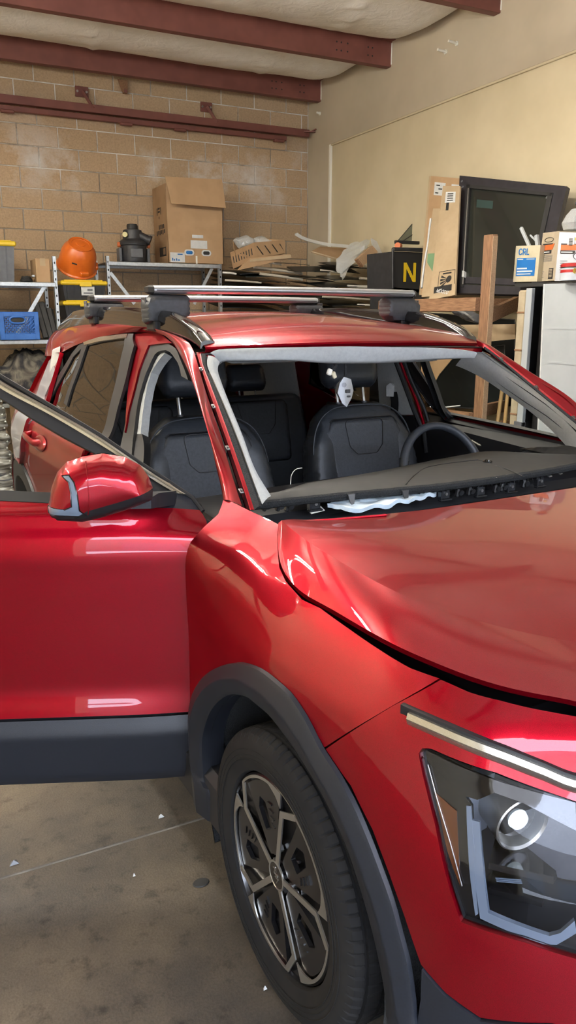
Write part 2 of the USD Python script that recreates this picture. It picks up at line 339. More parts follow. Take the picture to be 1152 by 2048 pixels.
def on_skin(L, off=0.0, o=None, dr=None):
    """pixels to (s, z) on the right-hand skin"""
    out = []
    for u, v in L:
        X = cast(CAM if o is None else o, ray(u, v) if dr is None else dr(u, v), lambda q: skin_dist(q)[0]-off); out.append((skin_dist(X[None])[1][0], X[2]))
    return np.array(out)
# the open front door: closed frame turned by DOOR_OPEN about the hinge
HINGE = np.array([-.84, .575, 0]); DOOR_OPEN = math.radians(65)
CAMD = rz(CAM-HINGE, -DOOR_OPEN)+HINGE
def dray(u, v): return rz(ray(u, v), -DOOR_OPEN)
def on_door(L, off=0.0): return on_skin(L, off, CAMD, dray)
def dat(u, v, ax, val): d = dray(u, v); i = 'xyz'.index(ax); return CAMD+d*(val-CAMD[i])/d[i]
def opened(m): v, f = arr(m); return rz(v-HINGE, DOOR_OPEN)+HINGE, f
# the windshield's surface
def wz(x, y): return 1.055+.02*x*x+.56*(y-.27-.385*x*x)
def on_glass(u, v, off=0.0):
    return cast(CAM, ray(u, v), lambda q: q[:, 2]-wz(q[:, 0], q[:, 1])-off)
# ------------------------------------------------------------------ soft shapes
from shapely import distance as _sdist, points as _spts
def pillow(poly, tf, tb, e, h=.02, fmap=None, pw=2.0, bend=None):
    """a cushion: outline in (x, y), swelling to tf towards +z and tb towards -z, rounded over e at the edge. fmap maps (n,3) to the place"""
    poly = Polygon(poly) if not isinstance(poly, Polygon) else poly
    P, T, loops = tri2d(poly, h); d = _sdist(_spts(P), poly.boundary); q = np.clip(1-d/e, 0, 1); w = np.clip(1-q**pw, 0, 1)**(1/pw)
    b = np.zeros(len(P), bool)
    for L in loops: b[L] = True
    A = np.c_[P, tf*w]; B = np.c_[P, -tb*w]; n = len(P); idx = np.arange(n)+n; idx[b] = np.nonzero(b)[0]
    V = np.vstack([A, B]); F = np.vstack([T, idx[T][:, ::-1]])
    if bend is not None: V = bend(V)
    if fmap is not None: V = fmap(V)
    return V, F
def rpoly(pts, r): return Polygon(pts).buffer(-r, join_style=1).buffer(r, join_style=1, quad_segs=6)
# ------------------------------------------------------------------ the room
BACK, RIGHT, LEFT, FRONT, TOPZ = 7.533, 3.181, -4.6, -3.4, 4.17
CONC = material('garage_concrete', {'g': ('geometry', {}), 'n': ('noise_texture', {'scale': 1.6, 'detail': 8., 'roughness': .62}), 'n2': ('noise_texture', {'scale': 14., 'detail': 8., 'roughness': .7}), 'n3': ('noise_texture', {'scale': 160., 'detail': 3.}),
    'r': ('rgb_ramp', {'ramp': [(.32, (.028, .025, .023)), (.5, (.070, .056, .040)), (.70, (.135, .104, .066))]}), 'r2': ('rgb_ramp', {'ramp': [(.33, (.30, .28, .27)), (.46, (1, 1, 1)), (1, (1.06, 1.05, 1.02))]}), 'mx': ('mix', {'mix_type': 'multiply', 'fac': .8}),
    'r3': ('rgb_ramp', {'ramp': [(.3, (.72, .72, .72)), (.7, (1.15, 1.15, 1.15))]}), 'mx2': ('mix', {'mix_type': 'multiply', 'fac': .7}),
    'v': ('voronoi_texture', {'scale': 4.2}), 'vr': ('rgb_ramp', {'ramp': [(.05, (.12, .12, .14)), (.085, (1, 1, 1))]}), 'mx3': ('mix', {'mix_type': 'multiply', 'fac': .75}),
    'b': ('bump', {'strength': .25, 'distance': .004}), 'p': ('principled_bsdf', {'roughness': .62})},
    [('g.position', 'n.vector'), ('g.position', 'n2.vector'), ('g.position', 'n3.vector'), ('g.position', 'v.vector'), ('n.fac', 'r.fac'), ('n2.fac', 'r2.fac'), ('r.color', 'mx.color1'), ('r2.color', 'mx.color2'), ('n3.fac', 'r3.fac'), ('mx.color', 'mx2.color1'), ('r3.color', 'mx2.color2'),
     ('v.distance', 'vr.fac'), ('mx2.color', 'mx3.color1'), ('vr.color', 'mx3.color2'), ('mx3.color', 'p.base_color'), ('n3.fac', 'b.height'), ('b.normal', 'p.normal')], 'p.BSDF')
MORTAR = material('mortar', {'g': ('geometry', {}), 'n': ('noise_texture', {'scale': 2.3, 'detail': 8., 'roughness': .65}), 's': ('separate_xyz', {}), 'zm': ('map_range', {'from_min': 2.35, 'from_max': 3.0, 'clamp': True}), 'nr': ('rgb_ramp', {'ramp': [(.38, (0, 0, 0)), (.56, (1, 1, 1))]}), 'bw': ('rgb_to_bw', {}), 'mu': ('math', {'math_type': 'multiply'}), 'mx': ('mix', {'color1': (.27, .235, .19), 'color2': (.66, .64, .60)}), 'p': ('principled_bsdf', {'roughness': .95})},
    [('g.position', 'n.vector'), ('g.position', 's.vector'), ('s.z', 'zm.value'), ('n.fac', 'nr.fac'), ('nr.color', 'bw.color'), ('bw.val', 'mu.value1'), ('zm.result', 'mu.value2'), ('mu.value', 'mx.fac'), ('mx.color', 'p.base_color')], 'p.BSDF')
def block_mat(name, c, warm):
    return material(name, {'g': ('geometry', {}), 'oi': ('object_info', {}), 'n': ('noise_texture', {'scale': 55., 'detail': 6., 'roughness': .7}), 'r': ('rgb_ramp', {'ramp': [(.25, tuple(x*.74 for x in c)), (.5, c), (.75, tuple(min(1, x*1.2) for x in c))]}),
        'hv': ('hsv', {}), 'mr': ('map_range', {'to_min': .95, 'to_max': 1.06}), 'n2': ('noise_texture', {'scale': 1.9, 'detail': 7., 'roughness': .66}), 's': ('separate_xyz', {}), 'zr': ('rgb_ramp', {'ramp': [(.0, (0, 0, 0)), (.28, (0, 0, 0)), (.5, (1, 1, 1)), (.72, (.2, .2, .2)), (1, (0, 0, 0))]}), 'zm': ('map_range', {'from_min': 2.2, 'from_max': 3.9, 'to_min': 0., 'to_max': 1., 'clamp': True}),
        'er': ('rgb_ramp', {'ramp': [(.50, (0, 0, 0)), (.66, (1, 1, 1))]}), 'mm': ('mix', {'mix_type': 'multiply', 'fac': 1.}), 'bw': ('rgb_to_bw', {}), 'mx': ('mix', {'color2': (.62, .59, .55)}),
        'b': ('bump', {'strength': .5, 'distance': .004}), 'p': ('principled_bsdf', {'roughness': .95, 'specular_ior_level': .2})},
        [('g.position', 'n.vector'), ('n.fac', 'r.fac'), ('oi.random', 'mr.value'), ('r.color', 'hv.color'), ('mr.result', 'hv.value'), ('g.position', 'n2.vector'), ('g.position', 's.vector'), ('s.z', 'zm.value'), ('zm.result', 'zr.fac'), ('n2.fac', 'er.fac'), ('er.color', 'mm.color1'), ('zr.color', 'mm.color2'), ('mm.color', 'bw.color'), ('bw.val', 'mx.fac'), ('hv.color', 'mx.color1'), ('mx.color', 'p.base_color'), ('n.fac', 'b.height'), ('b.normal', 'p.normal')], 'p.BSDF')
BLOCKM = [block_mat(f'concrete_block_{i}', c, 0) for i, c in enumerate([(.45, .325, .205), (.435, .315, .198), (.465, .34, .218), (.445, .32, .202)])]
PAINT = noisy('cream_wall_paint', (.53, .455, .30), (.585, .505, .34), 2.2, .6, bump=.04, bscale=120.)
PAINT2 = noisy('dusty_cream_paint', (.45, .39, .29), (.52, .45, .335), 1.4, .7, bump=.05, bscale=120.)
WHITET = plain('white_trim', (.78, .76, .68), .5)
OXIDE = noisy('red_oxide_steel', (.150, .050, .040), (.200, .070, .055), 5., .5, rough2=.6, bump=.06, bscale=90.)
VINYL = material('insulation_facing', {'g': ('geometry', {}), 'n': ('noise_texture', {'scale': 2.4, 'detail': 7., 'roughness': .6}), 'r': ('rgb_ramp', {'ramp': [(.3, (.76, .73, .66)), (.6, (.90, .885, .84))]}), 'n2': ('noise_texture', {'scale': 11., 'detail': 3., 'distortion': 1.2}), 'b': ('bump', {'strength': .3, 'distance': .02}), 'p': ('principled_bsdf', {'roughness': .5})},
    [('g.position', 'n.vector'), ('g.position', 'n2.vector'), ('n.fac', 'r.fac'), ('r.color', 'p.base_color'), ('n2.fac', 'b.height'), ('b.normal', 'p.normal')], 'p.BSDF')
# floor with a sawn joint, apron outside
_jp = [rat(0, 1755, 'z', 0), rat(435, 1630, 'z', 0)]; JY = float((_jp[0][1]+_jp[1][1])/2)
struct('floor', cat(box(9.0, BACK-JY+.2, .1, (-.7, (BACK+JY)/2+.103, -.05), .003), box(9.0, JY+12, .1, (-.7, (JY-12)/2-.003, -.05), .003), box(9.0, .1, .02, (-.7, JY, -.02))), CONC, False, 'stained grey brown concrete floor with a straight joint across it')
struct('floor_joint', box(9.0, .007, .02, (-.7, JY, -.0115)), noisy('joint_sealant', (.09, .085, .08), (.20, .19, .175), 9., .8), False, 'thin pale sealed joint across the floor')
struct('apron', box(60, 40, .1, (0, -32.01, -.053)), noisy('outdoor_asphalt', (.20, .20, .20), (.26, .255, .25), 2., .9), False, 'grey yard outside the open end')
# the facing row of units across the yard, which the paint mirrors
nb = struct('building_opposite', box(46, .4, 6.6, (0, -17.2, 3.3)), noisy('opposite_stucco', (.34, .31, .27), (.42, .39, .34), 1.2, .9), False, 'low stucco row of units across the yard')
for k in range(-4, 5): obj('shutter_door', box(3.0, .1, 3.4, (k*5.0, -16.97, 1.70), .01), noisy('shutter_%d' % (k+4), (.30, .32, .34), (.36, .38, .40), 3., .6), nb, False)
# back wall: blocks in running bond on a mortar bed
wb = struct('wall_back', box(RIGHT-LEFT+.4, .2, 4.4, ((RIGHT+LEFT)/2, BACK+.1, 2.1)), MORTAR, False, 'tan concrete block wall with white bloom along its joints')
_far = []
for k in range(-4, 16):
    z1 = 3.21-.2032*k
    if z1 < .1 or z1-.2 > 4.25: continue
    o = -.16+(0 if k % 2 == 1 or k % 2 == -1 else .2032)
    for i in range(-12, 10):
        xa, xb = o+.4064*i, o+.4064*(i+1)
        xb = min(xb, RIGHT-.002)
        if xb-xa < .05 or xa < LEFT: continue
        w, h = xb-xa-.011, .2032-.011; d = .024+random.uniform(-.002, .0025)
        m = box(w, d, h, ((xa+xb)/2, BACK-d/2+.018, z1-.1016), .0035)
        if xb > -1.0 and z1 > 1.0: obj('block', m, BLOCKM[random.randrange(4)], wb, False)
        else: _far.append(m)
tag(obj('block_rest', cat(*_far), BLOCKM[0], wb, False), kind='stuff')
LIPZ = 3.412
struct('wall_right', cat(box(.2, BACK-FRONT, 4.4, (RIGHT+.115, (BACK+FRONT)/2, 2.15))), PAINT, False, 'smooth cream painted side wall')
struct('wall_right', cat(box(.10, BACK-FRONT, 4.36-LIPZ, (RIGHT+.05, (BACK+FRONT)/2, (4.36+LIPZ)/2), .004), box(.10, BACK-7.0, LIPZ+.01, (RIGHT+.05, (BACK+7.0)/2, LIPZ/2), .004)), PAINT2, False, 'proud upper band of the cream side wall, greyed with dust')
struct('trim_1', cat(box(.026, .042, LIPZ-.3, (RIGHT+.004, 6.985, LIPZ/2+.15), .004)), WHITET, False, 'white corner strip on the side wall')
struct('trim_2', box(.022, 6.985-FRONT, .018, (RIGHT+.006, (6.985+FRONT)/2, LIPZ-.009), .003), PAINT, False, 'cream edge strip below the upper wall band')
struct('wall_left', box(.2, BACK-FRONT, 4.4, (LEFT-.1, (BACK+FRONT)/2, 2.15)), PAINT, False, 'cream side wall beyond the open door of the car')
struct('wall_front', cat(box(.8, .2, 4.4, (LEFT+.3, FRONT-.1, 2.15)), box(.6, .2, 4.4, (RIGHT-.2, FRONT-.1, 2.15)), box(RIGHT-LEFT, .2, 1.38, ((RIGHT+LEFT)/2, FRONT-.1, 3.66))), PAINT, False, 'wall round the open roller door')
struct('roof_deck', box(RIGHT-LEFT+.6, BACK-FRONT+.6, .1, ((RIGHT+LEFT)/2, (BACK+FRONT)/2, TOPZ+.25)), MORTAR, False)
# purlins and sagging insulation between them
BY = [7.265, 5.83, 4.25, 2.70, 1.15, -.4, -1.95]; BZ0, BZ1 = 3.905, 4.135
for i, y in enumerate(BY):
    L = RIGHT+.02-LEFT; xc = (RIGHT+.02+LEFT)/2
    m = cat(box(L, .008, BZ1-BZ0, (xc, y-.04, (BZ0+BZ1)/2), .002), box(L, .075, .007, (xc, y-.005, BZ0+.0035), .002), box(L, .007, .022, (xc, y+.032, BZ0+.011), .002), box(L, .07, .007, (xc, y-.078, BZ1-.004), .002))
    ho = []
    for hx in (RIGHT-.62, RIGHT-.57, RIGHT-.50, RIGHT-.27, RIGHT-.22)[:5 if i < 2 else 4]:
        for hz in (.07, .14): ho.append(cyl((hx, y-.0455, BZ0+hz), (hx, y-.043, BZ0+hz), .008, 10))
    o = struct('ceiling_beam', m, OXIDE, False, 'red oxide steel roof purlin, '+['nearest the block wall', 'second from the block wall', 'third from the block wall', 'fourth from the block wall', 'fifth from the block wall', 'sixth from the block wall', 'seventh from the block wall'][i])
    obj('bolt_holes', cat(*ho), BLKP, o); 
    if i < 3: obj('weld_plate', box(.008, .09, .19, (RIGHT-.002, y-.01, (BZ0+BZ1)/2), .002), WHITET, o)
ys = [BACK]+BY+[FRONT]
for i, (a, b) in enumerate(zip(ys[:-1], ys[1:])):
    if i == 0: a, b = BACK, BY[0]-.0
    n, mm = 40, 120; yy = np.linspace(a-.045 if i else a, b+.04 if i < len(ys)-2 else b, n); xx = np.linspace(LEFT, RIGHT+.01, mm); X, Y = np.meshgrid(xx, yy); t = np.linspace(0, 1, n)[:, None]
    end = 1-np.clip((X-(RIGHT-.34))/.34, 0, 1)**2.2
    sag = (.185 if i else .03)*np.sin(np.pi*t)**.8*(.25+.75*end)*(.86+.28*meshkit.noise(np.stack([X*1.1, Y*0+i*7.3, X*0], -1), 3))
    seam = -.022*np.exp(-((X-(RIGHT-.95)-.1*i+t*.35) % 1.75/.05)**2)*np.sin(np.pi*t)
    Z = BZ1+.005-sag-seam*-1+.014*meshkit.fbm(np.stack([X*5, Y*5, X*0], -1), 3, i)
    struct('ceiling', grid(np.stack([X, Y, Z], -1)), VINYL, True, 'sagging off-white insulation between the roof purlins, bay %d from the block wall' % (i+1))
# fluorescent strip lights hung on chains under the purlins
LAMP = emit('fluorescent_tube', (1.0, .94, .83), LAMP_WATT)
for i, (x, y) in enumerate([(-1.5, 3.3), (.25, 2.55), (-3.3, 1.6), (-3.3, 4.2)]):
    t = thing('ceiling_lamp', 'white twin tube strip light hung on chains under the purlins, outside the picture', 'lamp', (x, y, 3.42), 0, 'strip lights outside the picture')
    obj('lamp_body', box(.09, 1.25, .05, (0, 0, .03), .01), WHITET, t)
    for s in (-.06, .06): obj('lamp_tube', cyl((s, -.6, .0), (s, .6, .0), .016, 12), LAMP, t)
    for s in (-.5, .5): obj('lamp_chain', cyl((0, s, .05), (0, s, .72), .004, 6), STEEL, t)
# ------------------------------------------------------------------ the car
car = thing('car', 'red small crossover with its windshield taken out and its front door open', 'car', (0, 0, 0), math.degrees(CAR_TURN))
# hood: outline edge E on the skin, crease K inside it
_E = [(557, 1046), (555.5, 1090), (560, 1128), (573, 1155), (610, 1191), (640, 1205), (700, 1240), (770, 1280), (820, 1305), (870, 1325), (930, 1350), (1000, 1372), (1070, 1388), (1152, 1400)]
_Ep = skin(on_skin(_E))
_K = [(560, 1050, 1.063), (640, 1100, 1.050), (715, 1143, 1.034), (800, 1190, 1.016), (900, 1225, .994), (1000, 1255, .977), (1080, 1272, .966), (1152, 1285, .958)]
_Kp = np.array([at(u, v, 'z', z) for u, v, z in _K])
E3 = smooth_path(np.vstack([_Ep, [(-.50, -.630, .880), (-.33, -.725, .872), (-.17, -.765, .869), (0, -.778, .868)]]), 70)
K3 = smooth_path(np.vstack([_Ep[0]+[.012, .004, .004], _Kp[1:], [(-.36, -.50, .944), (-.22, -.565, .938), (-.1, -.592, .936), (0, -.60, .935)]]), 70)
from scipy.ndimage import gaussian_filter1d
def relax(A, s): B = gaussian_filter1d(A, s, axis=0, mode='nearest'); k = np.clip(np.minimum(np.arange(len(A)), np.arange(len(A))[::-1])/(3*s), 0, 1)[:, None]; return A*(1-k)+B*k
E3 = relax(E3, 1.5); K3 = relax(K3, 3)
_q = np.linspace(0, 1, 70); _q = np.clip((_q-.10)/.90, 0, 1)*(1-np.exp(-_q/.05)); K3 = np.stack([np.interp(_q, np.linspace(0, 1, 70), K3[:, k]) for k in range(3)], 1)
_w = np.linspace(0, 1, 9)
_side = K3[:, None]*(1-_w)[None, :, None]+E3[:, None]*_w[None, :, None]
_bl_ = np.sin(np.pi*_w)[None]*np.linspace(0, 1, 70)[:, None]**.7; _side[:, :, 2] += .010*_bl_; _side[:, :, 0] -= .005*_bl_
_lip = np.stack([E3, E3+[.004, .006, -.012], E3+[.03, .03, -.014]], 1)
_rp = np.array([at(u, v, 'z', z) for u, v, z in [(575, 1041, 1.058), (640, 1038, 1.055), (700, 1034, 1.054), (780, 1027, 1.053), (860, 1018, 1.052)]])
_rear = smooth_path(np.vstack([[_Ep[0]], _rp[_rp[:, 0] < -.02], [(0, _rp[-1, 1]-.002, 1.052)]]), 70)
_rear[0] = K3[0]
def hood_top():
    # rows run from the rear edge to the crease; columns from the corner to the centre line
    t = np.linspace(0, 1, 36)
    G = _rear[:, None]*(1-t)[None, :, None]+K3[:, None]*t[None, :, None]
    bulge = np.sin(np.pi*t)[None]*np.clip(np.linalg.norm(_rear-K3, axis=1)/.9, 0, 1)[:, None]*.030; G[:, :, 2] += bulge
    return G
_ht = hood_top()
_rl = np.stack([_rear, _rear+[0, .004, -.006], _rear+[0, -.01, -.03]], 1)
_half = cat(grid(_ht), grid(_side), grid(_lip), grid(_rl, flip=True))
hood = obj('hood', cat(_half, mirror(_half)), RED_TOP, car, smooth=14)
obj('rear_bead', tube(smooth_path(np.array([at(u, v, 'z', 1.057) for u, v in [(610, 1043), (640, 1041), (690, 1037), (772, 1030)]]), 20), .0035, 8), RED, hood)
# dark inner body under the hood edge and behind the panels
_in = cat(box(1.24, .74, .24, (0, -.02, .72)), box(.9, .2, .2, (0, -.52, .70)))
obj('engine_bay', _in, BLKP, car)
# fender
_top = [(462, 1003), (500, 1022), (540, 1040), (557, 1049)]
_gap = [(554, 1090), (558, 1135), (570, 1162), (605, 1200), (640, 1216), (700, 1259), (760, 1300), (820, 1336), (879, 1357)]
_front_l = [(785, 1411), (650, 1496)]
_archo = [(610, 1420), (575, 1375), (535, 1342), (495, 1325), (465, 1325), (430, 1337), (405, 1360), (390, 1390)]
fp = np.vstack([on_skin(_top), on_skin(_gap), on_skin(_front_l), on_skin(_archo)+[0, -.004], [(.455, .50), (.462, .36), (.462, .60), (.462, .90), (.462, 1.0), (.470, 1.04)], on_skin([(446, 1000)])])
_fend = panel(Polygon(fp), skin, .02, .02, .003)
obj('fender', _fend, RED, car, smooth=25); obj('fender', mirror(_fend), RED, car, smooth=25)
# bumper: gap line below the hood, fender joint, arch edge, headlamp hole
_g2 = on_skin([(881, 1359), (940, 1385), (1000, 1401), (1070, 1418), (1152, 1433)])
_hl = on_skin([(838, 1507), (846, 1497), (862, 1497), (990, 1545), (1152, 1603)]); _hl2 = on_skin([(1152, 1918), (1050, 1885), (985, 1866), (924, 1845), (900, 1780), (870, 1650), (845, 1550)])
SN = _sl[0]
_bump = Polygon(np.vstack([_g2, [(-.95, .876), (-1.10, .860), (SN, .850), (SN, .845), (-1.0, .80), (-.86, .79)], _hl[::-1], _hl2[::-1], [(-.86, .55), (-1.0, .53), (-1.0, .47)],
                           on_skin([(1100, 2046), (960, 2035), (890, 1985), (843, 1930), (828, 1890), (808, 1830), (780, 1750), (745, 1660), (700, 1570), (652, 1499)]), on_skin([(786, 1413)])]))
_bm = panel(_bump, skin, .02, .02, .003)
bumper = obj('front_bumper', cat(_bm, mirror(_bm)), RED, car, smooth=25)
_lowp = Polygon(np.vstack([[(-1.0, .465)], on_skin([(1100, 2049), (960, 2039), (890, 1989), (845, 1936)]), [(-.47, .40), (-.455, .20), (-.6, .17), (SN, .17), (SN, .30), (-1.0, .32)]]))
_lm = panel(_lowp, lambda P: skin(P, .004), .03, .03, .004); obj('lower_bumper', cat(_lm, mirror(_lm)), CLAD, car, smooth=25)
_gr = panel(Polygon([(-1.0, .30), (SN, .30), (SN, .84), (-1.0, .81), (-.90, .70), (-1.0, .5)]), lambda P: skin(P, -.02), .03, .0); gr = obj('grille', cat(_gr, mirror(_gr)), GLOSS, car, smooth=25)
# bright strip with black surround across the bumper
_c0 = on_skin([(786, 1412), (840, 1436), (900, 1462), (1000, 1502), (1080, 1534), (1152, 1562)]); _c0 = np.vstack([_c0, [(-.86, .815), (-1.0, .812), (SN, .812)]])
_cl = smooth_path(_c0, 60); _b3 = skin(_cl, .001)
_n3 = np.gradient(_b3, axis=0); _o3 = np.cross(_n3, (0, 0, 1.0)); _o3 /= np.linalg.norm(_o3, axis=1)[:, None]; _o3 = _o3*np.sign((_o3*(_b3-[0, 1.5, .8])).sum(1))[:, None]
def strip(pr, a=0, b=60, dz=0.):
    W = np.clip(np.linspace(0, 14, 60), .0, 1)[:, None, None]; P = _b3[:, None]+np.array([p[0] for p in pr])[None, :, None]*_o3[:, None]+np.array([p[1] for p in pr])[None, :, None]*np.array([0, 0, 1.0])
    m = grid(P[a:b], closed_v=False); return cat(m, mirror(m))
obj('black_strip', strip([(-.008, .0115), (.002, .011), (.002, -.024), (-.008, -.025)], 1), BLKP, car)
obj('chrome_strip', strip([(-.004, .006), (.008, .0055), (.012, -.004), (.0085, -.015), (.004, -.0215), (-.006, -.022)], 2), CHROME, car)
# arch cladding with a ridge: outer and inner edge curves on the skin
_ao = [(383, 1432), (389, 1393), (405, 1361), (430, 1338), (465, 1326), (495, 1326), (535, 1343), (575, 1376), (610, 1421), (650, 1498), (682, 1545), (712, 1600), (743, 1668), (768, 1738), (790, 1800), (808, 1860), (822, 1920), (835, 2000), (840, 2048)]
_ai = [(408, 1560), (405, 1490), (415, 1440), (440, 1400), (470, 1388), (505, 1400), (540, 1430), (580, 1480), (620, 1540), (660, 1610), (700, 1700), (730, 1790), (755, 1890), (772, 1980), (780, 2048)]
AO = smooth_path(np.vstack([[(.462, .24), (.462, .36)], on_skin(_ao), [(-.50, .34), (-.475, .20)]]), 80); AI = smooth_path(np.vstack([[(.35, .24), (.352, .33)], on_skin(_ai), [(-.455, .33), (-.43, .20)]]), 80)
def arch_mesh():
    w = np.array([0, .02, .12, .40, .47, .90, 1.0]); of = np.array([.001, .010, .014, .020, .022, .010, .002]); rows = []
    for a, o in zip(w, of): rows.append(skin(AO*(1-a)+AI*a, o))
    last = skin(AI, -.03); rows.append(last); back = skin(AI, -.06); rows.append(back); return grid(np.stack(rows, 1))
_am = arch_mesh()
def shift(m, dy): v, f = arr(m); return v+[0, dy, 0], f
obj('arch_cladding', _am, CLAD, car, smooth=35, label='grey plastic cladding over the front wheel'); obj('arch_cladding', mirror(_am), CLAD, car, smooth=35)
# wheel housing liners
def liner(y):
    a = np.radians(np.linspace(-25, 205, 30)); pr = [(-.88, .400), (-.875, .41), (-.60, .41), (-.60, .1)]
    return grid(np.stack([np.stack([np.full(30, x), y+r*np.cos(a), .33+r*np.sin(a)], 1) for x, r in pr], 1))
for y in (0, 2.72):
    for mm in (liner(y), mirror(liner(y))): obj('wheel_liner', mm, FOAM if y == 0 else BLKP, car)
# headlamp
HLc = Polygon(np.vstack([_hl, [(-.86, .765), (-.90, .70), (-.86, .575)], _hl2])); HLi = HLc.buffer(-.004)
hl = obj('headlamp', panel(HLi, lambda P: skin(P, -.004), .02, .05, .003), LENS, car, smooth=25, label='clear faceted lens of the headlamp')
def hpoly(px, off, th=.012, h=.015): return panel(Polygon(on_skin(px, off)), lambda P: skin(P, off), h, th, .001)
def lampset(name, m, mt, **k): obj(name, m, mt, hl, **k)
lampset('lamp_housing', panel(HLi.buffer(-.002), lambda P: skin(P, -.17), .02, .0), GREYHSG)
_wall = [skin(np.array(HLi.exterior.coords)[::-1], -.006), skin(np.array(HLi.exterior.coords)[::-1], -.17)]
lampset('lamp_wall', grid(np.stack(_wall, 1)), BLKP)
lampset('lamp_bezel', cat(hpoly([(838, 1505), (848, 1498), (1152, 1605), (1152, 1662), (1045, 1605), (988, 1585), (955, 1600), (930, 1592)], -.012),
                          hpoly([(838, 1508), (930, 1592), (944, 1612), (946, 1690), (958, 1830), (965, 1842), (1105, 1888), (1152, 1858), (1152, 1914), (1050, 1882), (985, 1862), (926, 1842), (902, 1780), (872, 1650)], -.014)), GLOSS, smooth=25)
lampset('amber_reflector', hpoly([(866, 1582), (912, 1622), (916, 1700), (921, 1772), (893, 1700)], -.0115, .004), AMBER, label='amber side reflector')
lampset('daytime_light', cat(hpoly([(934, 1612), (941, 1612), (948, 1700), (958, 1829), (952, 1832)], -.008, .006), hpoly([(943, 1640), (958, 1644), (966, 1740), (977, 1826), (1098, 1872), (1120, 1866), (1152, 1842), (1152, 1866), (1115, 1890), (1085, 1888), (958, 1836), (950, 1740)], -.009, .010)), ICE, label='white light guide strip')
_bl = skin_dist; PC = at(1037, 1640, 'x', -.70); _pd = np.array([-.18, -.95, -.06]); _pd /= np.linalg.norm(_pd); _pb = basis(np.cross((0, 0, 1.0), _pd), np.cross(_pd, np.cross((0, 0, 1.0), _pd)))
def proj_at(prof, n=40): v, f = lathe(prof, n); return v@_pb.T+PC, f
lampset('projector_shroud', proj_at([(.040, -.13), (.045, -.03), (.047, -.02), (.050, .012), (.0475, .014), (.044, .010), (.042, -.02), (.0, -.022)]), SILV, label='silver ring round the projector')
lampset('projector_lens', cat(proj_at([(.036, -.03), (.037, -.012), (.034, -.004), (.0, -.002)])), GLOSS)
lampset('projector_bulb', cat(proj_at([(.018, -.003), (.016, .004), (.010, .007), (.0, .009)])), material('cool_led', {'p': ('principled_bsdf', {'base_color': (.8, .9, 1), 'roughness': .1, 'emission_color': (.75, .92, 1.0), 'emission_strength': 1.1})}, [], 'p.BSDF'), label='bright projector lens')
for (u, v, s) in ((1030, 1722, 1.0), (1022, 1775, .85)):
    c = at(u, v, 'x', -.722)
    lampset('lamp_fin', xf(hull(np.array([(-.03, -.035, -.006), (.07, -.03, -.006), (.075, -.012, -.006), (.02, .03, -.006), (-.03, .03, -.006), (-.03, -.035, .006), (.07, -.028, .006), (.072, -.012, .006), (.02, .03, .006), (-.03, .03, .006)])*s), c+np.array([0, .01, 0]), rotm('z', -52)), GLOSS)
for k in range(6):
    c = at(998+k*1.0, 1748+k*3.2 if k < 3 else 1790+k*3.4, 'x', -.735); lampset('lamp_rib', beam(c+[-.012, -.004, 0], c+[.02, -.03, .002], .0015, .0015), ICE)
lampset('lamp_bracket', hull([PC+np.array(q) for q in [(-.075, .06, .05), (.0, .06, .055), (-.075, .06, -.06), (-.01, .06, -.05), (-.07, .09, .05), (.0, .09, .055), (-.07, .09, -.06), (-.01, .09, -.05)]]), plain('lamp_grey', (.20, .22, .26), .35))
lampset('lamp_seam', tube(skin(on_skin([(848, 1533), (868, 1600), (893, 1690), (918, 1778)]), -.009), .0011, 6), STEEL)
hl2 = obj('headlamp', mirror(panel(HLi, lambda P: skin(P, -.004), .03, .05, .003)), LENS, car); obj('lamp_housing', mirror(panel(HLi, lambda P: skin(P, -.05), .03, .0)), GREYHSG, hl2)
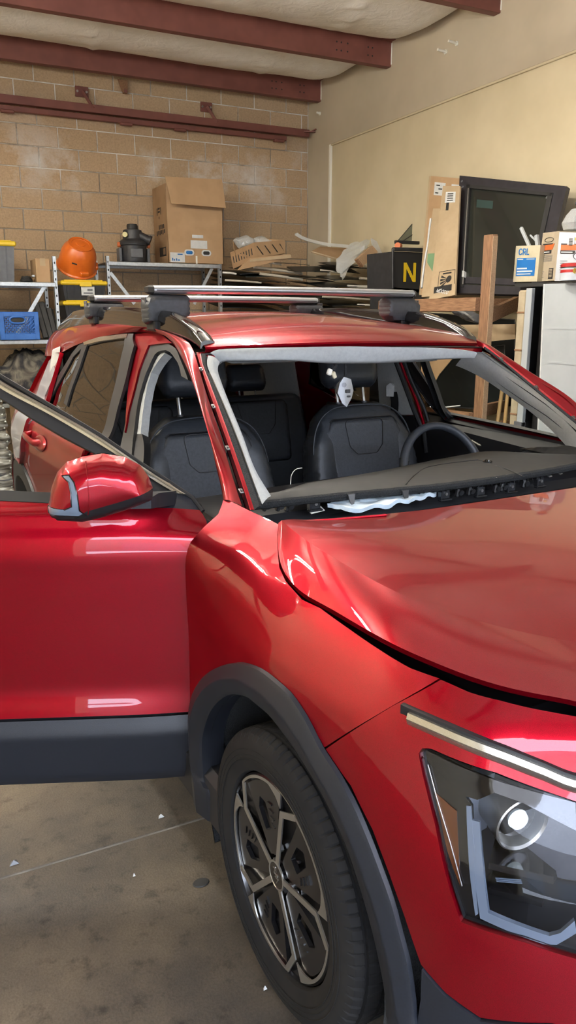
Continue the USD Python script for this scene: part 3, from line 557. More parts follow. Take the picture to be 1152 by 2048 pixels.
# ------------------------------------------------------------------ wheels
def wheel_parts():
    out = []
    # tyre, axis x, outside at -x ; local centre at the hub
    prof = [(-.080, .228), (-.091, .232), (-.098, .250), (-.101, .268), (-.1005, .285), (-.096, .303), (-.088, .316), (-.076, .3235), (-.070, .3245), (-.0695, .3175), (-.062, .3175), (-.0615, .3255), (-.028, .3262), (-.0275, .318), (-.019, .318), (-.0185, .3262), (.0185, .3262), (.019, .318), (.0275, .318), (.028, .3262), (.0615, .3255), (.062, .3175), (.0695, .3175), (.070, .3245), (.076, .3235), (.088, .316), (.1, .29), (.098, .25), (.08, .228)]
    n = 480; a = np.arange(n)/n*2*np.pi; P = np.zeros((len(prof), n, 3))
    for i, (x, r) in enumerate(prof):
        rr = np.full(n, r); sh = abs(x) >= .070 and r > .31
        if sh: rr = np.where(np.arange(n) % 6 == 0, r-.004, r)
        elif r > .3185 and abs(x) < .07: rr = np.where((np.arange(n)+int(400*abs(x))) % 6 == 0, r-.002, r)
        P[i] = np.stack([np.full(n, x), rr*np.cos(a), rr*np.sin(a)], 1)
    ty = grid(P, closed_v=True)
    rings = [tube([( -.1005-.0006, r*math.cos(t), r*math.sin(t)) for t in np.arange(96)/96*2*np.pi], .0012, 5, closed=True) for r in (.262, .272, .284)]
    out.append(('tyre', cat(ty, *rings), TYRE, 24))
    X0 = -.068
    dish = cat(lathe([(.226, -.083), (.222, -.087), (.219, -.078), (.205, -.072), (.12, -.062), (.05, -.055), (.0, -.055)], 80), lathe([(.226, -.083), (.205, .0), (.20, .09)], 60))
    v, f = dish; dish = (v[:, [2, 0, 1]], f)
    # five dark plates with openings
    def pol(r, d): return (-r*math.cos(math.radians(d)), r*math.sin(math.radians(d)))        # (y, z): 0 deg = forward
    out.append(('rim', dish, SILV_D, 30))
    bright = []; plates = []; slots = []
    for k in range(5):
        th = 10+72*k
        tip = np.array(pol(.172, th)); hubp = np.array(pol(.030, th)); bend = np.array(pol(.2165, th-15))
        path = LineString([hubp, tip, bend]).buffer(.0072, cap_style=2, join_style=2)
        arc = [pol(.2205, d) for d in np.linspace(th-15, th-69.5, 26)]; inn = [pol(rr, d) for d, rr in zip(np.linspace(th-69.5, th-15, 26), np.interp(np.linspace(th-69.5, th-15, 26), [th-69.5, th-64, th-54, th-15], [.181, .198, .213, .2145]))]
        bright.append(path.union(Polygon(arc+inn)).intersection(Point(0, 0).buffer(.2205, quad_segs=40)))
        wedge = Polygon([pol(.045, th-8)]+[pol(.212, d) for d in np.linspace(th-16, th-64, 16)]+[pol(.178, th-66), pol(.045, th-60)]).buffer(-.004)
        hole = Polygon([pol(.095, th-26), pol(.150, th-24), pol(.175, th-32), pol(.160, th-42), pol(.10, th-48)]).buffer(-.006).buffer(.004)
        plates.append(wedge.difference(hole)); slots.append(hole)
    rot = np.array([[0, 0, -1.0], [1, 0, 0], [0, 1, 0]]).T       # (y,z,depth) to x,y,z
    def ex(p, x0, h): v, f = extrude(p, h); return np.c_[x0-v[:, 2], v[:, 0], v[:, 1]], f[:, ::-1]
    from shapely import union_all
    out.append(('alloy_face', ex(union_all(bright), -.0835, .0035), SILV, 30, 'machined silver spoke lines'))
    for p in plates: out.append(('spoke_plate', ex(p, -.070, .0105), SILV_D, 30))
    for k in range(5):
        th = 10+72*k; m = []
        for q in range(4):
            a0 = np.array(pol(.118+.015*q, th-49.5+q*.9)); a1 = np.array(pol(.112+.0165*q, th-57.5+q*1.3))
            m.append(beam((-.0815, *a0), (-.0815, *a1), .004, .003))
        out.append(('plate_ribs', cat(*m), SILV_D, 30))
        c = pol(.052, th-36); out.append(('lug_nut', cyl((-.058, *c), (-.079, *c), .0095, 6), STEEL, 20))
    capm = cat(cyl((-.070, 0, 0), (-.0865, 0, 0), .0300, 40))
    out.append(('hub_cap', capm, GLOSS, 30))
    ring = lathe([(.034, -.0835), (.034, -.0872), (.0305, -.0880), (.0295, -.0868)], 40); v, f = ring; out.append(('cap_ring', (v[:, [2, 0, 1]], f), SILV, 30))
    s = .0062; L = [[(-2.9, -1), (-2.9, 1)], [(-2.9, 0), (-1.2, 1)], [(-2.2, .15), (-.9, -1)], [(-.9, -1), (.3, 1)], [(.3, 1), (.3, -1)], [(.3, -1), (1.5, 1)], [(1.5, 1), (2.7, -1)]]
    ang = math.radians(-62)
    mk = []
    for l in L:
        q = [(-(x*math.cos(ang)-y*math.sin(ang))*s, (x*math.sin(ang)+y*math.cos(ang))*s) for x, y in l]
        mk.append(beam((-.0873, *q[0]), (-.0873, *q[1]), .0022, .001, up=(1, 0, 0)))
    out.append(('cap_emblem', cat(*mk), SILV, 30))
    disc = lathe([(.14, -.03), (.14, -.012), (.0, -.012)], 40); v, f = disc; out.append(('brake_disc', (v[:, [2, 0, 1]]+[.0, 0, 0], f), plain('brake_steel', (.18, .17, .16), .4, .9), 30))
    return out
WP = wheel_parts()
def wheel(c, side):
    w = None; first = True
    for it in WP:
        v, f = arr(it[1]); m = (v, f) if side < 0 else mirror((v, f)); v, f = m
        if it[0] == 'tyre':
            c_ = np.asarray(c, float); zz = v[:, 2]+c_[2]; v = v.copy(); v[:, 2] = np.maximum(zz, .001)-c_[2]
            w = obj('wheel', (v+c_, f), it[2], car, smooth=it[3], label=None)
        else: obj(it[0], (v+np.asarray(c), f), it[2], w, smooth=it[3], label=it[4] if len(it) > 4 else None)
wheel((-.800, 0, .3255), -1); wheel((.800, 0, .3255), 1); wheel((-.800, 2.72, .3255), -1); wheel((.800, 2.72, .3255), 1)
# ------------------------------------------------------------------ roof
def yf(x): return .97+.28*np.asarray(x)**2
def roof_z(x, y):
    x = np.asarray(x, float); f = yf(x); d = np.maximum(np.asarray(y)-f, 0); rise = PchipInterpolator([0, .03, .1, .3, .6, 1.0, 1.5, 2.0, 2.4], [0, .017, .037, .068, .092, .103, .095, .060, .0])(np.clip(d, 0, 2.4))
    return wz(x, f)+rise-.030*(np.abs(x)/.56)**2.2*np.clip(d/.5, 0, 1)
xs = np.linspace(-.575, .575, 41); tt = np.r_[np.linspace(0, .12, 8), np.linspace(.16, 1, 30)]
_X, _T = np.meshgrid(xs, tt); _Y = yf(_X)+(3.22-yf(_X))*_T; _Zr = roof_z(_X, _Y)
_fr = np.stack([xs, yf(xs), roof_z(xs, yf(xs))], 1)
roof = obj('roof', cat(grid(np.stack([_X, _Y, _Zr], -1)), grid(np.stack([_fr, _fr+[0, -.004, -.006], _fr+[0, .002, -.016], _fr+[0, .012, -.018]], 0))), RED_TOP, car, smooth=40)
# header flange below the roof's front edge, where the glass was bonded
_hx = np.linspace(-.60, .60, 40)
def wrow(x, dy, dz): return np.stack([x, yf(x)+dy, wz(x, yf(x)+dy)+dz], 1)
obj('header_flange', grid(np.stack([wrow(_hx, .012, -.022), wrow(_hx, .0, -.020), wrow(_hx, -.008, -.018), wrow(_hx, -.016, -.018), wrow(_hx, -.017, -.03)], 0)), RED, car)
obj('urethane_bead', sweep([(-.006, 0), (.006, 0), (.005, .004), (-.005, .004)], wrow(_hx, -.010, -.0175)), RUB, car)
# ------------------------------------------------------------------ A pillars and the roof's side bands
def G(L, off=0.0): return np.array([on_glass(u, v, off) for u, v in L])
_L = skin(on_skin([(446, 1000), (438, 955), (416, 864), (388, 772), (365, 718), (342, 682), (325, 669), (300, 662), (270, 664), (200, 674), (150, 691), (118, 707)]))
_L = np.vstack([_L, [(-.68, 2.85, 1.33), (-.64, 3.15, 1.32)]])
_b = np.vstack([G([(484, 1012), (464, 951), (440, 868), (408, 772), (394, 724), (387, 702)]), [(-.600, 1.16, roof_z(-.575, 1.16)-.012), (-.592, 1.35, roof_z(-.575, 1.35)-.008), (-.585, 1.6, roof_z(-.575, 1.6)-.006), (-.582, 2.0, roof_z(-.575, 2.0)-.006), (-.580, 2.4, roof_z(-.575, 2.4)-.006), (-.578, 2.8, roof_z(-.575, 2.8)-.006), (-.575, 3.2, roof_z(-.575, 3.2)-.006)]])
L3, b3 = smooth_path(_L, 90), smooth_path(_b, 90)
def by_y(A, n=90, lo=None, hi=None):
    y = np.linspace(A[0, 1] if lo is None else lo, A[-1, 1] if hi is None else hi, n); o = np.argsort(A[:, 1]); return np.stack([np.interp(y, A[o, 1], A[o, 0]), y, np.interp(y, A[o, 1], A[o, 2])], 1)
w = np.linspace(0, 1, 10)
P = L3[:, None]*(1-w)[None, :, None]+b3[:, None]*w[None, :, None]; nn = np.array([-.75, -.25, .6]); P += (.016*np.sin(np.pi*w))[None, :, None]*nn
_in1 = L3+[.02, .0, -.004]; 
_pil = cat(grid(P), grid(np.stack([_in1, L3], 1)), grid(np.stack([b3, b3+[.006, .0, -.014]], 1)))
for m in (_pil, mirror(_pil)): obj('body_side_band', m, RED, car, smooth=30)
CLIPM = plain('clip_metal', (.16, .155, .15), .35, .8)
def strip_g(a, b, offs, n=50):
    A, B = smooth_path(G(a), n), smooth_path(G(b), n); w = np.linspace(0, 1, len(offs)); nz = np.array([0, -.49, .87]); return np.stack([A*(1-x)+B*x+nz*o for x, o in zip(w, offs)], 1)
lb = [(484, 1013), (464, 951), (440, 868), (408, 772), (394, 724), (386, 701)]
lc = [(501, 1018), (482, 959), (449, 864), (413, 764), (399, 722), (394, 705)]
ld = [(509, 1018), (490, 959), (457, 864), (420, 764), (405, 724), (402, 706)]
le = [(524, 1010), (505, 959), (470, 864), (428, 764), (415, 735), (416, 712)]
lf = [(543, 990), (521, 955), (484, 864), (444, 764), (436, 738), (440, 722)]
_dit = grid(strip_g(lb, lc, [-.002, -.016, -.016, -.004]))
_flg = grid(strip_g(lc, ld, [-.004, -.002, -.003])); _ure = grid(strip_g(ld, le, [-.003, .001, .001, -.004]))
_trm = grid(np.stack([*np.moveaxis(strip_g(le, lf, [.002, .006, .004, -.004]), 1, 0), smooth_path(G(lf), 50)+[.0, .07, -.02]], 1))
_inn = skin(on_skin([(440, 960), (416, 864), (388, 772), (365, 718), (345, 686)]))
for sd, mm in ((-1, lambda m: m), (1, mirror)):
    o = obj('windshield_channel', mm(_dit), GLOSS, car); obj('windshield_flange', mm(_flg), RED, o); obj('urethane_bead', mm(_ure), FOAM, o)
    for t in (.12, .36, .62, .88):
        c = smooth_path(G(lb), 50)[int(t*49)]*.5+smooth_path(G(lc), 50)[int(t*49)]*.5+[0, -.006, -.006]
        obj('clip', mm(cat(box(.010, .018, .005, c, .001, rotm('x', 29)), cyl(c, c+np.array([0, -.003, .005]), .0032, 10))), CLIPM, o)
# inner A-pillar trims: from the flange to the door seal
_tr_u = smooth_path(np.array([(-.600, 1.05, 1.392), (-.614, 1.084, 1.398), (-.663, .954, 1.316), (-.708, .82, 1.241), (-.738, .687, 1.172), (-.765, .53, 1.075)])[1:], 40)
_tr_l = smooth_path(np.array([(-.630, 1.24, 1.330), (-.662, 1.16, 1.300), (-.705, 1.01, 1.225), (-.755, .88, 1.140), (-.78, .82, 1.09), (-.80, .74, 1.02)]), 40)
_tr_m = lerp(_tr_u, _tr_l, .42)+[.022, 0, .01]
_ptrim = grid(np.stack([_tr_u, lerp(_tr_u, _tr_m, .5)+[.003, 0, .004], _tr_m, lerp(_tr_m, _tr_l, .5)+[.003, 0, 0], _tr_l], 1))
for mm in (lambda m: m, mirror):
    o = obj('pillar_trim', mm(_ptrim if mm is mirror else cat(_trm)), TRIMG if mm is mirror else LINER, car, smooth=35, label='pale grey trim inside the windshield pillar')
    if mm is mirror: obj('trim_edge', mirror(grid(strip_g(le, lf, [.0, .003, .0])[:, :]))if False else mirror(tube(_tr_u, .005, 6)), LINER, o)
# ------------------------------------------------------------------ headliner, visors
_lu = np.array([on_glass(u, v, -.004) for u, v in [(420, 706), (436, 699), (470, 697), (560, 695), (665, 693), (790, 694), (880, 696), (930, 700), (952, 704)]])
A = smooth_path(_lu, 60)
_lv = np.interp(np.linspace(0, 1, 9), [0, .1, .45, .5, .6, .7, .9, 1], [730, 723, 721, 727, 728, 722, 717, 718])
B = smooth_path(np.array([at(u, v, 'y', A[min(59, int(i*59/8))][1]+.016) for i, (u, v) in enumerate(zip([438, 450, 490, 560, 665, 760, 850, 915, 945], _lv))]), 60)
C2 = B+[0, .05, .004]; Dk = np.stack([np.interp(np.linspace(0, 1, 60), [0, 1], [-.56, .56]), np.full(60, 3.0), np.full(60, 1.44)], 1)
hlr = obj('headliner', cat(grid(np.stack([A, lerp(A, B, .3)+[0, -.012, .004], lerp(A, B, .8)+[0, -.010, 0], B, C2], 0)), grid(np.stack([C2, lerp(C2, Dk, .4)+[0, 0, .03], lerp(C2, Dk, .8)+[0, 0, .03], Dk], 0))), LINER, car, smooth=40)
for (u0, u1) in ((455, 606), (745, 872)):
    p0, p1 = at(u0, 717, 'y', 1.045), at(u1, 716, 'y', 1.05); cx = (p0+p1)/2
    obj('sun_visor', pillow(rpoly([(-abs(p1-p0)[0]/2, -.075), (abs(p1-p0)[0]/2, -.075), (abs(p1-p0)[0]/2, .075), (-abs(p1-p0)[0]/2, .075)], .02), .008, .008, .012, .02, lambda V: V@np.array([[1, 0, 0], [0, .98, .12], [0, -.12, .98]])+cx+[0, .055, -.002]), LINER, hlr)
bump = pillow(rpoly([(-.13, -.03), (.13, -.03), (.09, .03), (-.09, .03)], .02), .02, .02, .03, .015, lambda V: np.c_[V[:, 0], V[:, 1]*.9+1.075, -V[:, 2]*.9+1.404]); obj('console_bump', bump, LINER, hlr)
for u in (626, 640, 690): c = at(u, 716, 'y', 1.03); obj('visor_clip', box(.012, .016, .012, c, .003), LINER, hlr)
for u in (700, 736, 762, 784): obj('hook_stub', tube(np.array([at(u, 695, 'y', 1.0), at(u, 701, 'y', 1.0)]), .003, 6), BLKP, hlr)
# hanging wires and the loose sensor module
def wire(px, y, r, n=30): return tube(smooth_path(np.array([at(u, v, 'y', yy) for (u, v), yy in zip(px, np.broadcast_to(y, len(px)))]), n), r, 8)
wr = obj('hanging_wire', wire([(664, 700), (666, 718), (671, 730), (664, 742), (662, 752)], .98, .007), FOAM, car, label='black taped wire hanging from the roof front')
obj('connector', box(.018, .012, .022, at(659, 744, 'y', .97), .003, rotm('y', 20)), WHITET, wr); obj('connector', box(.014, .012, .024, at(668, 750, 'y', .97), .003, rotm('y', -25)), plain('ivory', (.62, .56, .40), .5), wr)
wr2 = obj('hanging_wire', wire([(688, 702), (690, 720), (691, 738), (689, 758)], .97, .005), FOAM, car)
mc = at(689, 783, 'y', .96)
_md = hull(np.array([(-.030, -.012, .028), (-.018, -.014, .050), (.012, -.014, .044), (.030, -.010, .006), (.026, -.010, -.020), (.008, -.012, -.052), (-.012, -.012, -.040), (-.034, -.010, -.006), (-.026, .014, .024), (.010, .014, .036), (.024, .014, .0), (.006, .014, -.046), (-.028, .014, -.004)]))
md = obj('sensor_module', xf(_md, mc, rotm('y', 6)), plain('module_grey', (.30, .31, .32), .35, .6), car, 20, label='silver sensor module dangling on its wire')
obj('module_slot', cat(box(.018, .004, .012, mc+[.004, -.016, .002], .001), box(.012, .004, .006, mc+[.008, -.016, -.016], .001)), BLKP, md); obj('module_lens', cyl(mc+[-.012, -.018, .024], mc+[-.012, -.010, .024], .008, 14), LENS, md)
# ------------------------------------------------------------------ roof rails and cross bars
def rail(sx):
    y = np.linspace(1.075, 3.05, 60); h = .050*np.clip(np.minimum((y-1.075)/.30, (3.05-y)/.3), 0, 1)**.7; zb = roof_z(.56, y)
    P = [];
    for yy, hh, z in zip(y, h, zb):
        x = .560; P.append([(x-.026, yy, z-.015), (x-.024, yy, z+.006+hh*.7), (x-.012, yy, z+.010+hh), (x+.010, yy, z+.010+hh), (x+.024, yy, z+.004+hh*.7), (x+.027, yy, z-.015)])
    m = grid(np.array(P), closed_v=True); m = cat(m, (np.array(P[0]), np.array([[0, 1, 2], [0, 2, 3], [0, 3, 4], [0, 4, 5]]))); return m if sx > 0 else mirror(m)
for s in (-1, 1): obj('roof_rail', rail(s), GLOSS, car, smooth=35)
for (yb, zb, xl) in ((1.517, 1.624, .590), (2.322, 1.606, .588)):
    a = np.linspace(0, 2*np.pi, 24)[:-1]; prof = np.stack([.036*np.sign(np.cos(a))*np.abs(np.cos(a))**.9, .0155*np.sign(np.sin(a))*np.abs(np.sin(a))**.8], 1)
    xx = np.linspace(-xl, xl, 12); bar = sweep(prof, np.stack([xx, np.full(12, yb), zb+.004*(1-(xx/xl)**2)], 1)); cb = obj('cross_bar', bar, ALU, car, 35)
    obj('bar_groove', box(2*xl-.02, .006, .003, (0, yb-.0345, zb-.002)), BLKP, cb)
    for s in (-1, 1):
        obj('end_cap', hull([(s*xl, yb+dy*.037, zb+dz*.0165) for dy in (-1, -.6, .6, 1) for dz in (-1, -.5, .5, 1) if not (abs(dy) == 1 and abs(dz) == 1)]+[(s*(xl+.018), yb+dy*.022, zb+dz*.009) for dy in (-1, 1) for dz in (-1, 1)]), BLKP, cb)
        z0 = float(roof_z(.56, yb))+.052
        ft = pillow(rpoly([(-.080, z0-.042), (.060, z0-.042), (.10, z0-.01), (.10, zb-.016), (-.045, zb-.014), (-.085, (z0+zb)/2)],   .016), .045, .045, .02, .010, lambda V: np.c_[s*(.545-V[:, 0]), yb+V[:, 2], V[:, 1]])
        f = obj('bar_foot', ft, noisy('foot_plastic_%d%d' % (int(yb*10), s+1), (.035, .037, .042), (.05, .053, .06), 60., .5, bump=.1, bscale=700.), cb)
        obj('clamp', box(.080, .085, .04, (s*.560, yb, z0-.045), .006), BLKP, f); obj('foot_cover', box(.004, .05, .035, (s*.620, yb, (z0+zb)/2-.004), .003), GREYHSG, f)
# ------------------------------------------------------------------ right-hand side behind the open door
def sp(px, off=0.0, th=.01, h=.02, pre=None, post=None):
    q = on_skin(px, off); q = np.vstack([x for x in (pre, q, post) if x is not None]); return panel(Polygon(q), lambda P: skin(P, off), h, th, .001)
lat = lambda m: m
_jamb = sp([(272, 667), (300, 663), (325, 670), (345, 686), (331, 686), (297, 690), (276, 743), (256, 823), (244, 879)], -.022, .03, .02, None, on_skin([(250, 905), (222, 905)]))
_seal = sp([tuple(q) for q in smooth_path(np.array([(376, 760), (362, 722), (348, 694), (331, 687), (296, 691), (276, 743), (256, 823), (234, 925)], float), 40)]+[tuple(q) for q in smooth_path(np.array([(262, 925), (266, 878), (277, 799), (297, 735), (317, 703), (331, 700), (345, 710), (362, 752)], float), 36)], -.030, .02, .012)
_sm = lambda L, n=16: smooth_path(np.array(L, float), n).tolist()
_btrim = sp(_sm([(322, 700), (299, 735), (279, 795), (266, 872)])+_sm([(281, 872), (289, 800), (303, 745), (330, 706)]), -.045, .03, .012)
_blk = sp([(263, 868), (284, 868), (286, 930), (262, 930)], -.044, .03, .012)
o = obj('center_pillar', _jamb, RED, car, label='red painted body pillar behind the open door'); obj('door_seal', _seal, RUB, o); obj('pillar_lining', _btrim, LINER, o); obj('lower_lining', _blk, BLKP, o)
_blow = panel(Polygon([(1.30, .40), (1.55, .40), (1.55, 1.06), (1.30, 1.06)]), lambda P: skin(P, -.03), .03, .03); obj('pillar_foot', _blow, RED, o)
for s in (-1, 1): obj('sill', box(.10, 2.2, .16, (s*.845, 1.35, .30), .02), BLKP, car)
# rear door
ARC = lambda r, a0, a1, n=24: [(2.72+r*math.cos(math.radians(a)), .335+r*math.sin(math.radians(a))) for a in np.linspace(a0, a1, n)]
_rd = Polygon([(1.545, .472), (1.545, 1.03), (1.56, 1.062), (2.50, 1.066), (2.52, .90)]+ARC(.495, 100, 163)+[(2.22, .472)])
def rear_door(mm, s):
    d = obj('rear_door', mm(panel(_rd, skin, .018, .02, .003)), RED, car, smooth=25, label=None)
    clip = lambda P: skin(P, np.interp(P[:, 1], [.25, .30, .43, .445, .472], [0, .012, .024, .020, .004]))
    obj('door_cladding', mm(panel(Polygon([(1.545, .27), (1.545, .468), (2.22, .468), (2.24, .40), (2.25, .27)]), clip, .02, .02, .003)), CLAD, d)
    fr = sp([(267, 667), (240, 667), (200, 674), (160, 687), (143, 707), (92, 792), (98, 803), (146, 714), (166, 694), (200, 684), (250, 676), (248, 690), (192, 885), (207, 890), (268, 690)], -.004, .012, .010)
    obj('window_frame', mm(fr), BLKP, d, 25)
    obj('window_top_strip', mm(sp([(255, 667), (200, 673.5), (166, 684), (168, 690), (200, 682), (252, 675)], .001, .006, .010)), CHROME if s < 0 else BLKP, d)
    obj('window_bar', mm(sp([(172, 684), (165, 690), (127, 806), (133, 812), (146, 770), (174, 690)], -.002, .008, .010)), BLKP, d)
    obj('window_glass', mm(panel(Polygon(np.vstack([on_skin([(254, 674), (172, 684), (129, 812)], -.008), [(2.06, 1.07), (1.40, 1.07)], on_skin([(207, 858)], -.008)])), lambda P: skin(P, -.010), .03, .004)), PRIV, d)
    obj('quarter_glass', mm(panel(Polygon(np.vstack([on_skin([(168, 690), (146, 709), (93, 792)], -.008), [(2.42, 1.08), (2.10, 1.08)], on_skin([(129, 810)], -.008)])), lambda P: skin(P, -.010), .03, .004)), PRIV, d)
    obj('belt_strip', mm(panel(Polygon([(1.40, 1.062), (2.46, 1.062), (2.46, 1.085), (1.40, 1.085)]), lambda P: skin(P, .001), .02, .006)), BLKP, d)
    hc = skin(np.array([(2.31, .992)]))[0]
    hp = smooth_path([(hc[0]+.004, hc[1]-.125, hc[2]-.006), (hc[0]-.030, hc[1]-.10, hc[2]-.006), (hc[0]-.040, hc[1], hc[2]+.002), (hc[0]-.034, hc[1]+.09, hc[2]+.004), (hc[0]+.004, hc[1]+.115, hc[2]+.004)], 30)
    obj('door_handle', mm(cat(sweep(np.stack([.010*np.cos(np.arange(12)/12*2*np.pi), .016*np.sin(np.arange(12)/12*2*np.pi)], 1), hp), hull(skin(np.array([(2.2+.11*math.cos(a), .985+.034*math.sin(a)) for a in np.arange(20)/20*6.283]), .004).tolist()+skin(np.array([(2.2+.1*math.cos(a), .985+.028*math.sin(a)) for a in np.arange(20)/20*6.283]), .012).tolist()))), RED, d, 40)
rear_door(lat, -1); rear_door(mirror, 1)
# quarter panel, pale blade on the rear pillar, tail
_q = Polygon([(2.50, 1.066), (2.52, .90)]+ARC(.495, 100, 0)+[(3.25, .335), (3.6, .45), (3.75, .70), (3.7, 1.0), (3.2, 1.10), (2.95, 1.33), (2.62, 1.35), (2.46, 1.10)])
_bl = Polygon(np.vstack([on_skin([(106, 717), (113, 747), (92, 792), (73, 836), (42, 903)]), [(2.70, .84), (2.86, .82), (2.95, .95), (2.86, 1.10), (2.90, 1.2), (2.95, 1.30), (2.80, 1.34)]]))
for mm in (lat, mirror):
    o = obj('quarter_panel', mm(panel(_q, skin, .025, .02, .003)), RED, car, smooth=25); obj('pillar_blade', mm(panel(_bl.buffer(0), lambda P: skin(P, .006), .02, .006, .002)), BLADE, o, label='pale lilac grey blade on the rear pillar')
    obj('rear_bumper', mm(panel(Polygon([(3.18, .20), (3.22, .44), (3.6, .46), (-_sl[0]*0+4.42, .46), (4.42, .20)]), lambda P: skin(P, .004), .03, .02)), CLAD, car)
    t = obj('tailgate', mm(panel(Polygon([(3.62, .47), (3.77, .70), (3.72, 1.0), (4.43, 1.0), (4.43, .47)]), skin, .03, .02)), RED, car)
obj('rear_window', grid(np.array([[(x*1.15, 3.42-.10*abs(x), 1.0), (x*.85, 3.16-.10*abs(x), 1.42)] for x in np.linspace(-.6, .6, 9)])), PRIV, car)
# arch rings behind
def ring(ri, ro, off=.016):
    a = np.linspace(-18, 198, 70); q = [];
    for r, o in ((ro, .001), (ro-.004, .012), (ro*.6+ri*.4, off), (ri+.005, .012), (ri, .002), (ri, -.06)):
        q.append(skin(np.array([(2.72+r*math.cos(math.radians(x)), .335+r*math.sin(math.radians(x))) for x in a]), o))
    return grid(np.stack(q, 1))
for mm in (lat, mirror): obj('arch_cladding', mm(ring(.40, .495)), CLAD, car, 35)
# ------------------------------------------------------------------ front doors
_dtop = [(1.50, 1.082), (1.05, 1.068), (.80, 1.055), (.62, 1.040), (.545, 1.030)]
_dskin = Polygon([(.500, .474), (1.50, .474)]+_dtop+on_door([(412, 1040), (418, 1062)]).tolist()+[(.520, .98), (.500, .88)])
def door_clad(P): return skin(P, np.interp(P[:, 1], [.26, .30, .425, .438, .474], [-.004, .012, .024, .021, .006]))
_da = [(0, 752), (100, 810), (200, 870), (280, 925), (340, 965), (385, 995), (407, 1022)]
_di = [(300, 985), (255, 952), (195, 912), (120, 872), (60, 837), (0, 797)]
_dao, _dio = on_door(_da), on_door(_di)
_up = np.array([(1.18, 1.425), (1.35, 1.452), (1.50, 1.455)]); _upi = np.array([(1.47, 1.415), (1.35, 1.412), (1.20, 1.385)])
def front_door(mm, s):
    d = obj('front_door', mm(panel(_dskin, skin, .014, .024, .004)), RED, car, smooth=25, label='red front door swung wide open' if s < 0 else None)
    P = lambda poly, off, th=.012, h=.02, fn=None: mm(panel(Polygon(poly).buffer(0), fn or (lambda q: skin(q, off)), h, th, .001))
    obj('inner_panel', P([(.52, .32), (1.48, .32), (1.48, 1.075), (.80, 1.05), (.56, 1.02)], -.026, .02, .04), BLKP, d)
    obj('door_edge', mm(panel(Polygon([(.503, .30), (.506, .30), (.506, 1.0), (.503, 1.0)]), lambda q: np.c_[skin(q, -.03)[:, 0], q[:, 0], q[:, 1]], .03, .0)), RED, d)
    obj('door_cladding', P([(.490, .272), (1.50, .272), (1.50, .470), (.492, .470)], 0, .02, .012, door_clad), CLAD, d, 20)
    # window frame: outer rubber, bright strip, dark inner band
    ring = np.vstack([_dao[::-1], _up, [(1.50, 1.07), (1.46, 1.07)], _upi, _dio[::-1]])
    obj('window_frame', P(np.vstack([_dao[::-1], _up, _upi, _dio[::-1], on_door([(310, 1000)])]), -.010, .025, .014), BLKP, d, 25)
    obj('frame_post', P([(1.46, 1.06), (1.50, 1.06), (1.50, 1.456), (1.46, 1.43)], -.010, .02), BLKP, d)
    a = np.vstack([on_door([(378, 990), (330, 960), (270, 921), (195, 870), (100, 815), (0, 760)]), [(1.18, 1.420), (1.35, 1.446), (1.50, 1.449)]]); c = np.vstack([on_door([(352, 986), (300, 955), (255, 923), (190, 883), (100, 830), (0, 776)]), [(1.18, 1.406), (1.35, 1.432), (1.50, 1.435)]])
    A, C = smooth_path(skin(a, .002), 50), smooth_path(skin(c, .002), 50); nz = np.array([-.8, -.1, .5])
    obj('bright_strip', mm(grid(np.stack([A, lerp(A, C, .12)+nz*.004, lerp(A, C, .45)+nz*.005, lerp(A, C, .55)+nz*.001, lerp(A, C, .7)+nz*.0035, C], 1), flip=True)), CHROME, d, 20)
    obj('frame_rubber', mm(tube(skin(np.vstack([_dao[::-1], _up]), .002), .006, 8)), RUB, d)
    obj('sail_panel', P(np.vstack([on_door([(406, 1020), (402, 1010), (383, 992), (352, 988), (322, 985), (300, 968), (230, 940)]), [(.80, 1.062)], on_door([(318, 1021)])]), -.002, .012, .012), CLAD, d, 25)
    obj('belt_strip', P(np.vstack([[(1.50, 1.080)], [(1.05, 1.066), (.76, 1.052)], [(.76, 1.074), (1.05, 1.088), (1.50, 1.102)]]), .003, .012, .012), RUB, d)
    obj('window_glass', P(np.vstack([[(1.47, 1.07), (.80, 1.06)], _dio[1:], _upi[::-1]]), -.016, .004, .03), CLEARG, d)
    # mirror: one swelling body, cut into cap, lower shell, lamp
    X = -1.08
    pq = lambda L: np.array([dat(u, v, 'x', X)[1:] for u, v in L])
    out = Polygon(pq([(97, 1012), (103, 975), (114, 945), (133, 924), (165, 913), (205, 907), (250, 915), (280, 932), (296, 955), (305, 978), (304, 1002), (262, 1018), (205, 1035), (165, 1044), (120, 1041), (100, 1030)])).buffer(-.012).buffer(.012)
    def ml(q, sgn=1, ex=0.):
        dd = _sdist(_spts(q), out.boundary); dd = np.where(contains_xy(out.buffer(1e-4), q[:, 0], q[:, 1]), dd, 0); w = np.sqrt(np.clip(1-np.clip(1-dd/.062, 0, 1)**2, 0, 1)); fr = np.clip((.80-q[:, 0])/.16, 0, 1)
        return np.c_[X-sgn*(.060*w)+sgn*.012*fr**1.5-ex*w, q]
    reg = lambda L: Polygon(pq(L)).buffer(0)
    split = [(92, 1020), (166, 1022), (181, 1012), (240, 996), (303, 978), (330, 972)]
    capR = out.intersection(reg(split+[(330, 890), (80, 890)])); low = out.difference(reg(split+[(330, 890), (80, 890)]))
    lamp = reg([(131, 945), (146, 942), (158, 955), (165, 980), (168, 1010), (180, 1022), (160, 1026), (100, 1022), (99, 1008), (140, 1008), (153, 1002), (152, 975), (147, 955)])
    big = lambda g: max(getattr(g, 'geoms', [g]), key=lambda k: k.area)
    ref = CAMD
    cap = obj('mirror_cap', mm(panel(big(capR.difference(lamp.buffer(.0015))), lambda q: ml(q), .008, .012, .0015, out_ref=ref)), RED, d, 30, label='red mirror cap')
